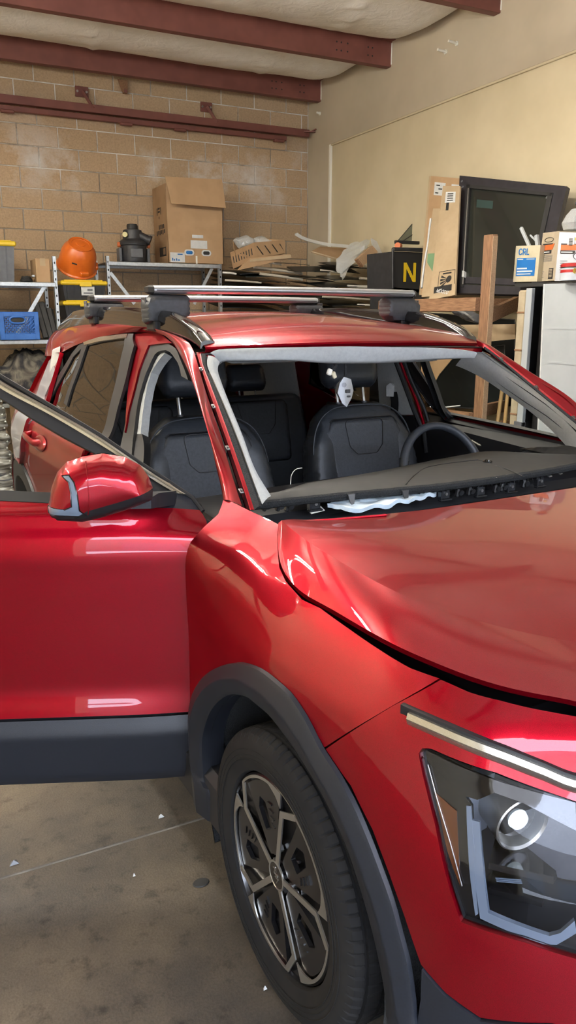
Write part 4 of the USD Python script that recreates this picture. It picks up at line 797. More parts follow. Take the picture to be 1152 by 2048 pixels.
    obj('mirror_shell', mm(panel(big(low), lambda q: ml(q), .008, .012, .0015, out_ref=ref)), BLKP, cap) if False else obj('mirror_shell', mm(panel(big(low), lambda q: ml(q), .008, .012, .0015, out_ref=ref)), BLKP, d, 30)
    obj('mirror_back', mm(panel(out.buffer(-.002), lambda q: ml(q, -1.6), .012, .0, out_ref=ref)), BLKP, d, 30)
    obj('turn_lamp', mm(panel(big(out.buffer(-.001).intersection(lamp)), lambda q: ml(q, 1, -.001), .005, .006, .001, out_ref=ref)), ICE, d, 30, label='pale turn signal lens on the mirror')
    obj('lamp_border', mm(tube(ml(np.array(big(out.buffer(-.002).intersection(lamp)).exterior.coords)), .0016, 6)), GLOSS, d)
    obj('mirror_seam', mm(tube(ml(smooth_path(pq([(176, 918), (184, 945), (187, 980), (186, 1005), (183, 1020)]), 20)), .0014, 6)), RED, d)
    b0 = dat(300, 990, 'x', -1.03); b1 = skin(on_door([(325, 1000)]))[0]
    arm = hull(np.vstack([[b0+[0, dy, dz] for dy in (-.02, .11) for dz in (-.030, .004)], [b0+[-.03, dy, dz] for dy in (-.005, .09) for dz in (-.026, .0)], [b1+[.02, dy, dz] for dy in (-.035, .09) for dz in (-.018, .020)], [b1+[-.012, dy, dz] for dy in (-.02, .07) for dz in (-.012, .012)]]))
    obj('mirror_arm', mm(arm), CLAD, d, 40)
    hc = skin(np.array([(1.32, 1.0)]))[0]
    hp = smooth_path([(hc[0]+.004, hc[1]-.12, hc[2]-.006), (hc[0]-.030, hc[1]-.095, hc[2]-.006), (hc[0]-.040, hc[1], hc[2]+.002), (hc[0]-.034, hc[1]+.085, hc[2]+.004), (hc[0]+.004, hc[1]+.11, hc[2]+.004)], 30)
    obj('door_handle', mm(sweep(np.stack([.010*np.cos(np.arange(12)/12*2*np.pi), .016*np.sin(np.arange(12)/12*2*np.pi)], 1), hp)), RED, d, 40)
    return d
front_door(opened, -1); front_door(mirror, 1)
for z in (.55, .85): obj('door_hinge', box(.05, .09, .05, (-.83, .53, z), .006), RED, car)
# dark fender inner edge behind the door gap
obj('hinge_pillar', cat(box(.08, .10, .75, (-.80, .60, .62), .02), ), BLKP, car)
# ------------------------------------------------------------------ cabin
obj('cabin_floor', cat(box(1.60, 3.0, .04, (0, 2.0, .30)), box(1.60, .04, .62, (0, .60, .61)), box(.24, 1.9, .25, (0, 1.5, .42), .03)), FOAM, car)
for s in (-1, 1):
    obj('rear_door_card', box(.03, .95, .66, (s*.80, 2.05, .72), .01), BLKP, car)
# left front door card with sloping sill and handle
_dcard = hull([(.80, .62, .35), (.80, 1.62, .35), (.76, .62, 1.0), (.77, 1.66, 1.045), (.835, .62, 1.035), (.83, 1.66, 1.082), (.86, .62, .35), (.86, 1.62, .35)])
dc = obj('door_card', _dcard, BLKP, car)
a0, a1 = at(941, 880, 'x', .74), at(962, 892, 'x', .74); obj('inner_handle', beam(a0, a1, .012, .010, r=.003), CHROME, dc)
# left centre pillar lining, belt
def lsk(q, off): v = skin(q, off); return v*[-1, 1, 1]
_lp = np.array([at(u, v, 'x', x) for u, v, x in [(748, 713, .60), (782, 713, .60), (822, 800, .70), (846, 852, .76), (846, 905, .76), (775, 905, .74), (772, 800, .69)]])
def mk_quad(px, th=.02): 
    V = np.array([at(u, v, 'x', x) for u, v, x in px]); return hull(np.vstack([V, V+[th, 0, 0]]))
lp = obj('pillar_lining', mk_quad([(752, 708, .61), (783, 708, .61), (800, 752, .655), (826, 830, .72), (760, 828, .73), (762, 760, .67)]), TRIMG, car, label='pale lining of the far centre pillar')
obj('pillar_base_lining', mk_quad([(758, 830, .73), (826, 832, .73), (848, 905, .77), (772, 905, .77)]), BLKP, lp)
obj('door_seal', tube(np.array([at(u, v, 'x', x) for u, v, x in [(786, 708, .62), (806, 760, .665), (828, 820, .72), (848, 866, .76), (852, 905, .77)]]), .011, 8), RUB, lp)
obj('painted_edge', tube(np.array([at(u, v, 'x', x) for u, v, x in [(794, 708, .645), (812, 752, .68), (832, 800, .72), (845, 840, .75), (850, 862, .765)]]), .009, 8), RED, lp)
obj('door_seal', tube(np.array([at(u, v, 'x', x) for u, v, x in [(803, 708, .655), (822, 760, .69), (846, 812, .735), (856, 842, .76)]]), .010, 8), RUB, lp)
bg = obj('belt_guide', xf(hull(np.array([(-.018, -.012, -.03), (.018, -.012, -.03), (.022, -.012, .02), (0, -.014, .034), (-.02, -.012, .02), (-.014, .012, -.03), (.014, .012, -.03), (.014, .012, .03), (-.014, .012, .03)])), at(782, 780, 'x', .66), rotm('z', -60)), TRIMG, car)
bp = [at(u, v, 'x', x) for u, v, x in [(786, 784, .66), (789, 800, .67), (788, 830, .68), (784, 870, .69), (782, 905, .70)]]
obj('seat_belt', sweep([(-.022, -.001), (.022, -.001), (.022, .001), (-.022, .001)], smooth_path(bp, 20), up=(1, .3, 0)), RUB, car)
# dashboard
_dp = np.array([at(u, v, 'z', 1.035)[:2] for u, v in [(545, 1001), (620, 993), (700, 985), (800, 976), (900, 966), (1000, 953), (1060, 944), (1152, 927)]])
_dr = np.array([at(u, v, 'z', 1.035)[:2] for u, v in [(1152, 916), (1100, 896), (1040, 893), (960, 900), (860, 918), (760, 938), (690, 951), (600, 967), (548, 990)]])
_dp = np.vstack([[(-.70, .56)], _dp, [(.78, .62)]]); _dp = _dp[np.argsort(_dp[:, 0])]; _dr = _dr[np.argsort(_dr[:, 0])]; _dr = np.vstack([[(-.70, .60)], _dr[_dr[:, 0] < .80], [(.80, .84)]])
def pad_z(q):
    f = np.interp(q[:, 0], _dp[:, 0], _dp[:, 1]); b = np.interp(q[:, 0], _dr[:, 0], _dr[:, 1]); t = np.clip((q[:, 1]-f)/np.maximum(b-f, .02), 0, 1); return np.c_[q, 1.035+.018*np.sin(np.pi*t*.9)-.012*t**3]
dash = obj('dashboard', panel(Polygon(np.vstack([_dp, _dr[::-1]])), pad_z, .02, .018, .008, out_ref=(0, .6, 3)), DASHM, car, smooth=40, label='dark soft dashboard top')
_dpc = smooth_path(np.c_[_dp, np.full(len(_dp), 1.026)], 60)
obj('foam_edge', tube(_dpc, .0125+.0005*np.sin(np.arange(60)*2.3), 9), FOAM, dash, label='rough black foam along the front edge')
cu = [(835, 988-40), (700, 968), (745, 958), (845, 932), (880, 926)]
_seam = [pad_z(np.array([at(u, v, 'z', 1.05)[:2]]))[0]+[0, 0, .001] for u, v in [(812, 985-23), (832, 948), (860, 934), (900, 927), (955, 921), (1010, 933), (1045, 944)]]
obj('dash_seam', tube(smooth_path(_seam, 30), .0016, 6), BLKP, dash)
sc = pad_z(np.array([at(975, 924, 'z', 1.05)[:2]]))[0]; obj('light_sensor', cat(cyl(sc-[0, 0, .004], sc+[0, 0, .003], .016, 20), xf(lathe([(.010, 0), (.008, .006), (0, .008)], 16), sc+[0, 0, .002])), GLOSS, dash)
obj('dash_body', hull([(-.74, .60, .98), (.76, .66, .98), (-.74, .86, .99), (.78, 1.0, .99), (-.74, .66, .55), (.76, .66, .55), (-.74, .92, .60), (.76, 1.02, .60)]), BLKP, car)
# cowl cavity: dark trough, brackets, wadded pale cloth
obj('cowl_trough', grid(np.array([[(x, y, z) for x in np.linspace(-.74, .74, 12)] for y, z in ((.22, 1.01), (.28, .96), (.36, .925), (.50, .925), (.60, .93), (.62, .96))])), BLKP, car)
def cw(u, v, z=.985): return at(u, v, 'z', z)
def cy(u, v, dy=0.): return at(u, v, 'y', float(np.interp(at(u, v, 'y', .53)[0], _dp[:, 0], _dp[:, 1]))+.012+dy)
for u, v in ((889, 989), (960, 982), (1021, 974), (1079, 963), (629, 1009)):
    c = cy(u, v); o = obj('cowl_bracket', cat(box(.036, .012, .030, c, .004, rotm('z', -4)), box(.046, .016, .006, c+[0, -.004, -.016], .002), box(.006, .02, .026, c+[-.020, -.004, 0], .002)), BRKT, car); obj('bracket_screw', cyl(c+[0, -.004, .003], c+[0, -.011, .003], .005, 10), STEEL, o)
for u, v in ((529, 1012), (556, 1012), (575, 1013), (915, 985), (938, 982), (990, 977), (1003, 974), (1047, 967)):
    c = cy(u, v); obj('cowl_clip', cat(box(.012, .018, .030, c, .004, rotm('y', 12)), cyl(c+[.004, -.010, .002], c+[.004, -.016, .0], .009, 12)), BRKT, car)
for u, v in ((703, 1002), (811, 994)): c = cy(u, v, -.03); obj('cowl_tab', hull([c+np.array(q) for q in [(-.012, 0, .020), (.012, 0, .020), (-.003, -.008, -.016), (.004, -.008, -.016), (-.012, .010, .020), (.012, .010, .020)]]), BRKT, car)
obj('cowl_ribs', cat(*[box(.004, .02, .016, cy(u, np.interp(u, [830, 1090], [983, 952])), .001) for u in range(836, 1080, 9)]), BLKP, car)
for u, v, w in ((632, 1020, .05), (1097, 950, .016), (1118, 945, .016)): c = cy(u, v); obj('paper_tag' if w > .03 else 'metal_clip', box(w, .022, .003, c, .0008, rotm('x', 25) @ rotm('z', 8)), WHITET if w > .03 else STEEL, car)
_cb = np.array([cw(u, v, 1.0) for u, v in [(655, 1014), (668, 1002), (700, 996), (760, 992), (800, 994), (845, 984), (868, 980), (872, 988), (820, 1004), (760, 1014), (700, 1019)]])
_cs2 = Polygon(_cb[:, :2]).buffer(.001)
def cloth_l(q): return np.c_[q[:, 0], q[:, 1]+0*q[:, 0], 1.0+.012*meshkit.fbm(np.c_[q*[22, 30], q[:, :1]*0], 3, 2)+.005*np.sin(q[:, 0]*48)*np.sin(q[:, 1]*45+q[:, 0]*30)]
obj('airbag_cloth', panel(_cs2, cloth_l, .006, .012, .002, out_ref=(0, .5, 3)), CLOTHB, car, True, label='pale blue crumpled cloth tucked behind the hood')
obj('cowl_seal', tube(_rear[5:]+[0, .012, -.012], .007, 8), RUB, car); obj('cowl_seal', mirror(tube(_rear[5:]+[0, .012, -.012], .007, 8)), RUB, car)
# steering wheel
scn = np.array([.352, .955, .955]); t = np.arange(60)/60*2*np.pi; tilt = math.radians(24)
ring = np.stack([.182*np.cos(t), .182*np.sin(t)*math.sin(tilt)*1.0, .182*np.sin(t)*math.cos(tilt)], 1); ring = np.stack([.182*np.cos(t), .182*np.sin(t)*math.sin(tilt), .182*np.sin(t)*math.cos(tilt)], 1)
sw = obj('steering_wheel', tube(scn+ring, .0165+.0015*np.cos(2*t), 14, closed=True), LEATH, car)
obj('wheel_spokes', cat(beam(scn+[-.17, 0, 0], scn+[.17, 0, 0], .02, .035, r=.006), beam(scn, scn+[0, -.17*math.sin(tilt), -.17*math.cos(tilt)], .05, .016, r=.005, up=(0, 1, 0))), BLKP, sw)
obj('wheel_hub', pillow(rpoly([(-.07, -.055), (.07, -.055), (.075, .05), (-.075, .05)], .03), .03, .03, .04, .012, lambda V: np.c_[V[:, 0], V[:, 1]*math.sin(tilt)+V[:, 2]*math.cos(tilt), V[:, 1]*math.cos(tilt)-V[:, 2]*math.sin(tilt)]+scn), LEATH, sw)
obj('column_stalk', cyl(scn+[-.03, -.05, -.02], scn+[-.19, -.05, .03], .007, 8), BLKP, car)
for a in (.35, 2.79): obj('rim_seam', tube([scn+np.array([(.182+.018*math.cos(b))*math.cos(a), (.182+.018*math.cos(b))*math.sin(a)*math.sin(tilt)-.018*math.sin(b), (.182+.018*math.cos(b))*math.sin(a)*math.cos(tilt)]) for b in np.linspace(0, 6.28, 14)], .0012, 5), BLKP, sw)
# seats: swelling outlines leaned back
def seat(cx, yb, zt, lean=14, w=1.0, hr=None, label=None):
    """front seat; yb = the backrest's top front, zt = its height"""
    L = math.radians(lean); e1 = np.array([1, 0, 0]); e2 = np.array([0, math.sin(L), math.cos(L)]); e3 = np.array([0, -math.cos(L), math.sin(L)]); O = np.array([cx, yb, zt])
    f = lambda V, o=0: O+V[:, :1]*e1*w+V[:, 1:2]*e2+(V[:, 2:3]+o)*e3
    def crv(V): V = V.copy(); V[:, 2] += .05*np.clip((np.abs(V[:, 0])-.12)/.16, 0, 1)**1.5*(V[:, 2] > 0); return V
    back = rpoly([(-.135, 0), (.135, 0), (.205, -.05), (.265, -.16), (.285, -.32), (.27, -.62), (-.27, -.62), (-.285, -.32), (-.265, -.16), (-.205, -.05)], .04)
    s = obj('front_seat', pillow(back, .075, .07, .10, .016, f, bend=crv), LEATH, car, True, label=label)
    ins = rpoly([(-.16, -.075), (.16, -.075), (.205, -.14), (.175, -.34), (.15, -.42), (-.15, -.42), (-.175, -.34), (-.205, -.14)], .03)
    obj('backrest_insert', pillow(ins, .012, .0, .02, .012, lambda V: f(V, .072)), LEATH2, s, True)
    ins2 = rpoly([(-.10, -.085), (.10, -.085), (.085, -.20), (.05, -.235), (-.05, -.235), (-.085, -.20)], .02)
    obj('insert_seam', cat(tube(f(np.c_[np.array(ins2.exterior.coords)[:-1], np.full(len(ins2.exterior.coords)-1, .0855)]), .0022, 6, closed=True), tube(f(np.c_[np.array(ins.exterior.coords)[::3], np.full(len(ins.exterior.coords[::3]), .076)]), .0030, 6)), BLKP, s)
    pp = [(x, y, .066) for x, y in [(-.262, -.22), (-.245, -.135), (-.195, -.06), (-.12, -.025), (0, -.018), (.12, -.025), (.195, -.06), (.245, -.135), (.262, -.22)]]
    obj('shoulder_piping', tube(smooth_path(f(np.array(pp)), 50), .0035, 6), LEATH2, s)
    h = rpoly([(-.12, .065), (.12, .065), (.146, .11), (.142, .235), (.112, .268), (-.112, .268), (-.142, .235), (-.146, .11)], .03) if hr is None else hr
    hd = obj('headrest', pillow(h, .055, .055, .06, .012, lambda V: f(V, .005)), LEATH, s, True)
    for x in (-.07, .07): obj('headrest_post', tube(f(np.array([(x, -.03, .0), (x, .12, .0)])), .007, 10), STEEL, s)
    for x in (-.07, .07): obj('post_collar', tube(f(np.array([(x, -.012, .0), (x, .004, .0)])), .015, 12), BLKP, s)
    cush = rpoly([(-.26, 0), (.26, 0), (.25, .50), (-.25, .50)], .05)
    obj('seat_cushion', pillow(cush, .08, .08, .08, .025, lambda V: np.c_[cx+V[:, 0]*w, yb-.18-V[:, 1], .56+V[:, 2]]), LEATH, s, True)
    return s
seat(.350, 1.60, 1.155, 14, 1.0, None, 'black leather front seat behind the steering wheel')
seat(-.392, 1.60, 1.145, 14, 1.0, rpoly([(-.125, .072), (.125, .072), (.150, .12), (.145, .265), (.115, .300), (-.115, .300), (-.145, .265), (-.150, .12)], .03), 'black leather front seat seen through the open door')
# rear bench
L = math.radians(20); e2 = np.array([0, math.sin(L), math.cos(L)]); e3 = np.array([0, -math.cos(L), math.sin(L)])
fr = lambda O: (lambda V: np.asarray(O)+V[:, :1]*[1, 0, 0]+V[:, 1:2]*e2+V[:, 2:3]*e3)
rs = obj('rear_seat', pillow(rpoly([(-.66, 0), (.66, 0), (.68, -.62), (-.68, -.62)], .06), .07, .05, .07, .02, fr((0, 2.62, 1.10))), LEATH, car, True, label='black leather rear bench')
for x in (-.34, .34):
    obj('backrest_insert', pillow(rpoly([(-.20, -.05), (.20, -.05), (.17, -.40), (-.17, -.40)], .04), .012, 0, .02, .014, fr((x, 2.62, 1.10)) if False else (lambda V, x=x: fr((x, 2.62, 1.10))(V+[0, 0, .068]))), LEATH2, rs, True)
    obj('insert_seam', tube(fr((x, 2.62, 1.10))(np.array([(-.12, -.06, .083), (-.095, -.19, .083), (-.05, -.24, .083), (.05, -.24, .083), (.095, -.19, .083), (.12, -.06, .083)])), .002, 6), BLKP, rs)
for x in (-.345, .0, .345):
    w2 = .125 if x else .10; q = rpoly([(-w2*.85, .02), (w2*.85, .02), (w2, .06), (w2*.95, .15), (w2*.75, .175), (-w2*.75, .175), (-w2*.95, .15), (-w2, .06)], .03)
    hd = obj('rear_headrest', pillow(q, .05, .05, .055, .012, fr((x, 2.64, 1.10))), LEATH, rs, True)
    for p in (-.05, .05): obj('headrest_post', tube(fr((x+p, 2.64, 1.10))(np.array([(0, -.02, 0.), (0, .05, 0.)])), .006, 8), STEEL, rs)
obj('seat_cushion', pillow(rpoly([(-.66, 0), (.66, 0), (.66, .5), (-.66, .5)], .05), .08, .08, .08, .03, lambda V: np.c_[V[:, 0], 2.45-V[:, 1], .52+V[:, 2]]), LEATH, rs, True)
obj('cargo_panel', cat(box(1.3, .9, .03, (0, 3.05, 1.0), .01), box(1.5, .04, .7, (0, 3.45, .75))), BLKP, car)
# rear pillar linings
for s in (-1, 1): obj('rear_lining', hull([(s*.66, 2.70, 1.38), (s*.72, 2.70, 1.0), (s*.56, 3.2, 1.38), (s*.64, 3.3, 1.0), (s*.69, 2.75, 1.36), (s*.76, 2.75, 1.0)]), TRIMG, car)
# loose white lead on the dash
obj('white_lead', tube(smooth_path([at(u, v, 'y', .92) for u, v in [(581, 975), (582, 955), (588, 942), (596, 937), (604, 936)]], 24), .0014, 6), WHITET, car)
# ------------------------------------------------------------------ things in the room
KRAFT = noisy('kraft_cardboard', (.40, .255, .135), (.46, .30, .165), 5., .8, bump=.05, bscale=160., space='object')
KRAFT2 = noisy('pale_cardboard', (.40, .30, .18), (.46, .35, .22), 5., .8, bump=.05, bscale=160., space='object')
KRAFTD = noisy('brown_cardboard', (.27, .165, .085), (.33, .205, .11), 5., .8, space='object')
INK = plain('black_print', (.02, .02, .02), .6); PAPER = noisy('white_label', (.55, .57, .57), (.63, .64, .63), 30., .6, space='object')
YEL = plain('yellow_plastic', (.75, .52, .02), .4); DGREY = noisy('dark_plastic', (.022, .023, .026), (.035, .036, .040), 20., .45, space='object'); GRP = noisy('grey_plastic', (.10, .105, .115), (.13, .135, .145), 20., .4, space='object')
ORANGE = noisy('orange_plastic', (.60, .120, .012), (.68, .15, .018), 12., .32, space='object', coat=.2); BLUE = noisy('blue_plastic', (.03, .12, .42), (.045, .16, .52), 14., .35, space='object')
GALV = noisy('galvanised_steel', (.46, .50, .52), (.62, .65, .66), 40., .35, metal=.6, space='object')
PINE = noisy('weathered_pine', (.17, .085, .042), (.31, .17, .09), 9., .7, stretch=(14, 1.2, 14), space='object'); PINEV = noisy('upright_pine', (.15, .075, .038), (.29, .155, .08), 9., .7, stretch=(14, 14, 1.2), space='object'); PINEL = noisy('fresh_pine', (.36, .23, .13), (.46, .31, .19), 9., .7, stretch=(14, 1.2, 14), space='object')
AGLASS = plain('dark_auto_glass', (.008, .010, .010), .30, spec=.3); AGLASS2 = plain('green_auto_glass', (.014, .020, .018), .30, spec=.3)
FILM = material('clear_film', {'t': ('transparent_bsdf', {'color': (.93, .95, .95)}), 'g': ('glossy_bsdf', {'color': (1, 1, 1), 'roughness': .12}), 'd': ('diffuse_bsdf', {'color': (.75, .78, .78)}), 'm': ('mix_closure', {'fac': .12}), 'm2': ('mix_closure', {'fac': .42})}, [('t.BSDF', 'm2.closure1'), ('d.BSDF', 'm2.closure2'), ('m2.closure', 'm.closure1'), ('g.BSDF', 'm.closure2')], 'm.closure')
WPANEL = noisy('white_panel', (.36, .39, .41), (.42, .45, .47), 3., .45, bump=.04, bscale=60., space='object')
BLUEINK = plain('blue_print', (.010, .14, .42), .5); ORINK = plain('orange_print', (.55, .13, .03), .5); REDINK = plain('red_print', (.42, .02, .02), .4); GOLD = plain('gold_print', (.62, .42, .06), .5)
def loc(t, m): v, f = arr(m); return v-np.array(t), f
class Th:
    """a thing at a place in the room; parts are given in room coordinates"""
    def __init__(s, name, label, cat_, at_, group=None): s.o = np.asarray(at_, float); s.p = thing(name, label, cat_, s.o, 0, group)
    def add(s, name, m, mat, par=None, smooth=30, label=None): return obj(name, loc(s.o, m), mat, par or s.p, smooth, label)
def q3(px, X): return planar(np.array([rat(u, v, 'x', x) for (u, v), x in zip(px, np.broadcast_to(X, len(px)))]), px[2])
def planar(C, px):
    n = np.cross(C[1]-C[0], C[3]-C[0]); d = rz(ray(*px), CAR_TURN); C[2] = CAMR+d*((C[0]-CAMR)@n)/(d@n); return C
def slab(C, th, inset_=0, n=2):
    """flat board from four corners (tl, tr, br, bl), thickness away from the room's camera"""
    C = np.asarray(C, float); nrm = np.cross(C[1]-C[0], C[3]-C[0]); nrm /= np.linalg.norm(nrm); nrm *= np.sign(nrm@(C.mean(0)-CAMR)); return hull(np.vstack([C, C+nrm*th]))
def bil(C, s, t): return C[0]*(1-s)*(1-t)+C[1]*s*(1-t)+C[2]*s*t+C[3]*(1-s)*t
def face(C, s0, t0, s1, t1, off=.0015, th=.001):
    """a print or plate on the board's front, in its own (s, t)"""
    nrm = np.cross(C[1]-C[0], C[3]-C[0]); nrm /= np.linalg.norm(nrm); nrm *= np.sign(nrm@(C.mean(0)-CAMR)); Q = np.array([bil(C, s0, t0), bil(C, s1, t0), bil(C, s1, t1), bil(C, s0, t1)])-nrm*off; return slab(Q, th)
def words(C, s, t, h, string, bold=True):
    x = C[1]-C[0]; y = C[0]-C[3]; nrm = np.cross(x, y); nrm /= np.linalg.norm(nrm); o = bil(C, s, t); sg = 1 if nrm@(o-CAMR) < 0 else -1
    return text(string, h, o+nrm*sg*.002, x, y, .0008, bold)
# iron rail on the block wall with its brackets
t = Th('wall_rail', 'dusty red oxide steel angle rail bracketed to the block wall', 'rail', (1.2, 7.45, 3.55))
z0 = 3.60; y0 = 7.40
t.add('angle_bar', cat(box(4.9, .006, .075, (.68, y0, 3.60), .001), box(4.9, .07, .006, (.68, y0+.035, 3.565), .001), box(4.7, .05, .05, (.50, y0+.06, 3.525), .004)), OXIDE)
for X in (-1.8, -.70, .515, 1.885):
    t.add('bracket_plate', box(.135, .012, .10, (X, 7.505, 3.77), .002), OXIDE)
    for s in (-.048, .048): t.add('bracket_bolt', cyl((X+s, 7.50, 3.77), (X+s, 7.488, 3.77), .012, 8), STEEL)
    t.add('bracket_strut', beam((X+.005, 7.49, 3.775), (X+.085, 7.40, 3.60), .012, .03), OXIDE)
for X in (-.25, .95, 1.55, 2.75): t.add('rail_clip', box(.13, .05, .03, (X, 7.44, 3.492), .006), OXIDE)
t.add('end_hook', cat(beam((3.06, 7.40, 3.61), (3.17, 7.33, 3.605), .05, .012), beam((3.13, 7.35, 3.61), (3.165, 7.30, 3.63), .02, .01)), OXIDE)
t = Th('beam_bracket', 'small rusty brown bracket under the purlin on the block wall', 'bracket', (.95, 7.49, 3.78)); t.add('bracket_plate', hull(np.array([(.89, 7.48, 3.93), (1.0, 7.48, 3.93), (.93, 7.45, 3.80), (.985, 7.45, 3.80), (.90, 7.51, 3.93), (1.0, 7.51, 3.93), (.95, 7.51, 3.80), (.985, 7.51, 3.80)])), PINE); t.add('bracket_bolt', cyl((.962, 7.47, 3.82), (.962, 7.44, 3.815), .016, 10), OXIDE)
for i, (u, v, lab) in enumerate([(914, 87, 'upper of the two white pipe stubs on the side wall'), (892, 104, 'lower of the two white pipe stubs on the side wall'), (640, 227, 'white peg on the side wall beside the block wall corner')]):
    p = rat(u, v, 'x', RIGHT); t = Th('wall_peg', lab, 'peg', p); t.add('peg', cyl(p+[.01, 0, 0], p+[-.10 if i < 2 else -.05, -.01, .004], .011, 10), WHITET); t.add('peg_flange', cyl(p+[.004, 0, 0], p+[-.010, 0, 0], .020, 12), WHITET)
# galvanised shelving
def post(x, y, z1, z0=0): 
    return cat(box(.034, .004, z1-z0, (x, y-.015, (z1+z0)/2)), box(.004, .034, z1-z0, (x-.015, y, (z1+z0)/2)))
def shelf_rack(label, x0, x1, y0, y1, posts, decks, braces, deckmat):
    t = Th('storage_rack', label, 'shelf', ((x0+x1)/2, (y0+y1)/2, 0))
    for (x, y), z in zip([(x1, y0), (x0, y0), (x1, y1), (x0, y1)], posts):
        p = t.add('rack_post', post(x, y, z), GALV, smooth=False)
        t_h = [box(.012, .003, .020, (x+.002, y-.0175, zz)) for zz in np.arange(z-.06, 1.1, -.076)]
        tag(t.add('post_slots', cat(*t_h), BLKP, p, False), kind='stuff')
    for z in decks:
        for y in (y0, y1): t.add('deck_beam', cat(box(x1-x0, .030, .040, ((x0+x1)/2, y-.012 if y == y0 else y, z-.022), .004)), GALV)
        t.add('deck', box(x1-x0-.02, y1-y0, .012, ((x0+x1)/2, (y0+y1)/2, z-.010)), deckmat)
    for a, b in braces: t.add('brace', beam(a, b, .034, .006, up=(0, 1, 0)), GALV)
    return t
Zs1, Zs2 = 1.835, 1.30
shelf_rack('galvanised steel storage rack at the left with a blue crate on it', -1.85, -.055, 6.6, 7.15, [2.075, 2.075, 1.99, 1.99], [Zs1, Zs2, .70, .12], [((-.16, 6.605, Zs1-.04), (-.46, 6.605, Zs2+.03)), ((-1.6, 6.605, Zs1-.04), (-1.3, 6.605, Zs2+.03))], DGREY)
Zb = 2.065
shelf_rack('galvanised steel storage rack carrying the big carton and the pump', .535, 1.765, 6.9, 7.42, [Zb+.005, 2.115, Zb, 2.10], [Zb, .9, .12], [((.56, 6.905, Zb-.11), (.80, 6.905, Zb-.42)), ((1.68, 6.905, Zb-.04), (1.46, 6.905, Zb-.42))], DGREY)
# totes
def tote(x0, x1, y0, y1, z0, z1, label, body, group=None, lidh=.045, sticker=False, taper=.02):
    t = Th('storage_tote', label, 'tote', ((x0+x1)/2, (y0+y1)/2, z0), group); zl = z1-lidh
    b = hull([(x, y, z) for x, y, z in [(x0+taper*2, y0+taper*2, z0), (x1-taper*2, y0+taper*2, z0), (x1-taper*2, y1-taper*2, z0), (x0+taper*2, y1-taper*2, z0), (x0+taper, y0+taper, zl), (x1-taper, y0+taper, zl), (x1-taper, y1-taper, zl), (x0+taper, y1-taper, zl)]])
    t.add('tote_body', b, body)
    for k in range(3):
        xx = x0+(x1-x0)*(.2+.3*k); t.add('tote_rib', hull([(xx-.03, y0+taper*1.6, z0+.01), (xx+.03, y0+taper*1.6, z0+.01), (xx-.035, y0+taper*.5, zl-.01), (xx+.035, y0+taper*.5, zl-.01), (xx-.03, y0+taper*2.6, z0+.01), (xx+.03, y0+taper*2.6, z0+.01), (xx+.035, y0+taper*1.6, zl-.01), (xx-.035, y0+taper*1.6, zl-.01)]), body)
    l = t.add('tote_lid', cat(box(x1-x0, y1-y0, lidh, ((x0+x1)/2, (y0+y1)/2, z1-lidh/2), .012), box(x1-x0-.08, y1-y0-.08, .012, ((x0+x1)/2, (y0+y1)/2, z1+.004), .004)), YEL, label='yellow lid')
    t.add('lid_latch', box(.12, .012, lidh*1.15, ((x0+x1)/2+.01, y0-.004, z1-lidh*.75), .004), YEL, l)
    if sticker: s = t.add('label', box(.13, .003, .085, ((x0+x1)/2+.03, y0+taper-.012, zl-.055), .001), PAPER); t.add('label_print', cat(box(.05, .002, .02, ((x0+x1)/2+.05, y0+taper-.015, zl-.045)), box(.09, .002, .012, ((x0+x1)/2+.03, y0+taper-.015, zl-.075))), GRP, s)
    return t
tote(-1.05, -.375, 6.68, 7.10, Zs1, 2.205, 'grey storage tote with a yellow lid on the top shelf at the left edge', GRP, None, .045)
tote(-.005, .455, 6.60, 7.02, 1.675, 1.855, 'upper black storage tote with a yellow lid and a white sticker, under the orange tub', DGREY, None, .04, True)
tote(.005, .430, 6.60, 7.02, 1.488, 1.664, 'lower black storage tote with a yellow lid, on the black tool case', DGREY, None, .04)
t = Th('tool_case', 'black plastic tool case with an orange tag under the stacked totes', 'case', (.22, 6.82, .96)); t.add('case_body', box(.50, .44, .50, (.22, 6.82, 1.21), .02), DGREY); t.add('case_lid', box(.51, .45, .025, (.22, 6.82, 1.473), .01), DGREY); t.add('case_latch', box(.06, .02, .09, (.11, 6.595, 1.42), .006), GRP)
tg = rat(148, 648, 'y', 6.58); t.add('tag', box(.085, .003, .075, tg, .001, rotm('y', 40)), ORINK if False else KRAFT2); t.add('tag_sleeve', box(.06, .004, .06, rat(158, 659, 'y', 6.575), .002, rotm('y', 40)), FILM)
t = Th('cabinet', 'dark low cabinet under the stacked totes, almost hidden by the car', 'cabinet', (.22, 6.85, 0)); t.add('cabinet_body', box(.52, .5, .94, (.22, 6.86, .48), .01), DGREY); t.add('cabinet_door', box(.48, .02, .86, (.22, 6.60, .48), .006), GRP)
# orange tub upside down
c = np.array([.205, 6.83, 1.945]); R = rotm('x', 38) @ rotm('y', 4)
t = Th('orange_tub', 'orange plastic tub lying upside down on the black totes', 'tub', c)
pr = [(.196, .0), (.200, .012), (.188, .024), (.182, .06), (.176, .12), (.170, .165), (.152, .215), (.118, .258), (.112, .268), (.085, .270), (.083, .266), (.045, .270), (.043, .274), (.0, .276)]
t.add('tub_body', xf(lathe(pr, 48), c+[0, 0, .045], R), ORANGE); t.add('rim_ring', xf(tube([(.113*math.cos(a), .113*math.sin(a), .266) for a in np.arange(40)/40*6.283], .006, 8, True), c+[0, 0, .045], R), ORANGE)
for a in (-80, -10): m = xf(box(.09, .035, .045, (0, 0, 0), .01), (.185*math.cos(math.radians(a)), .185*math.sin(math.radians(a)), .055), rotm('z', a+90)); t.add('tub_grip', xf(m, c+[0, 0, .045], R), ORANGE)
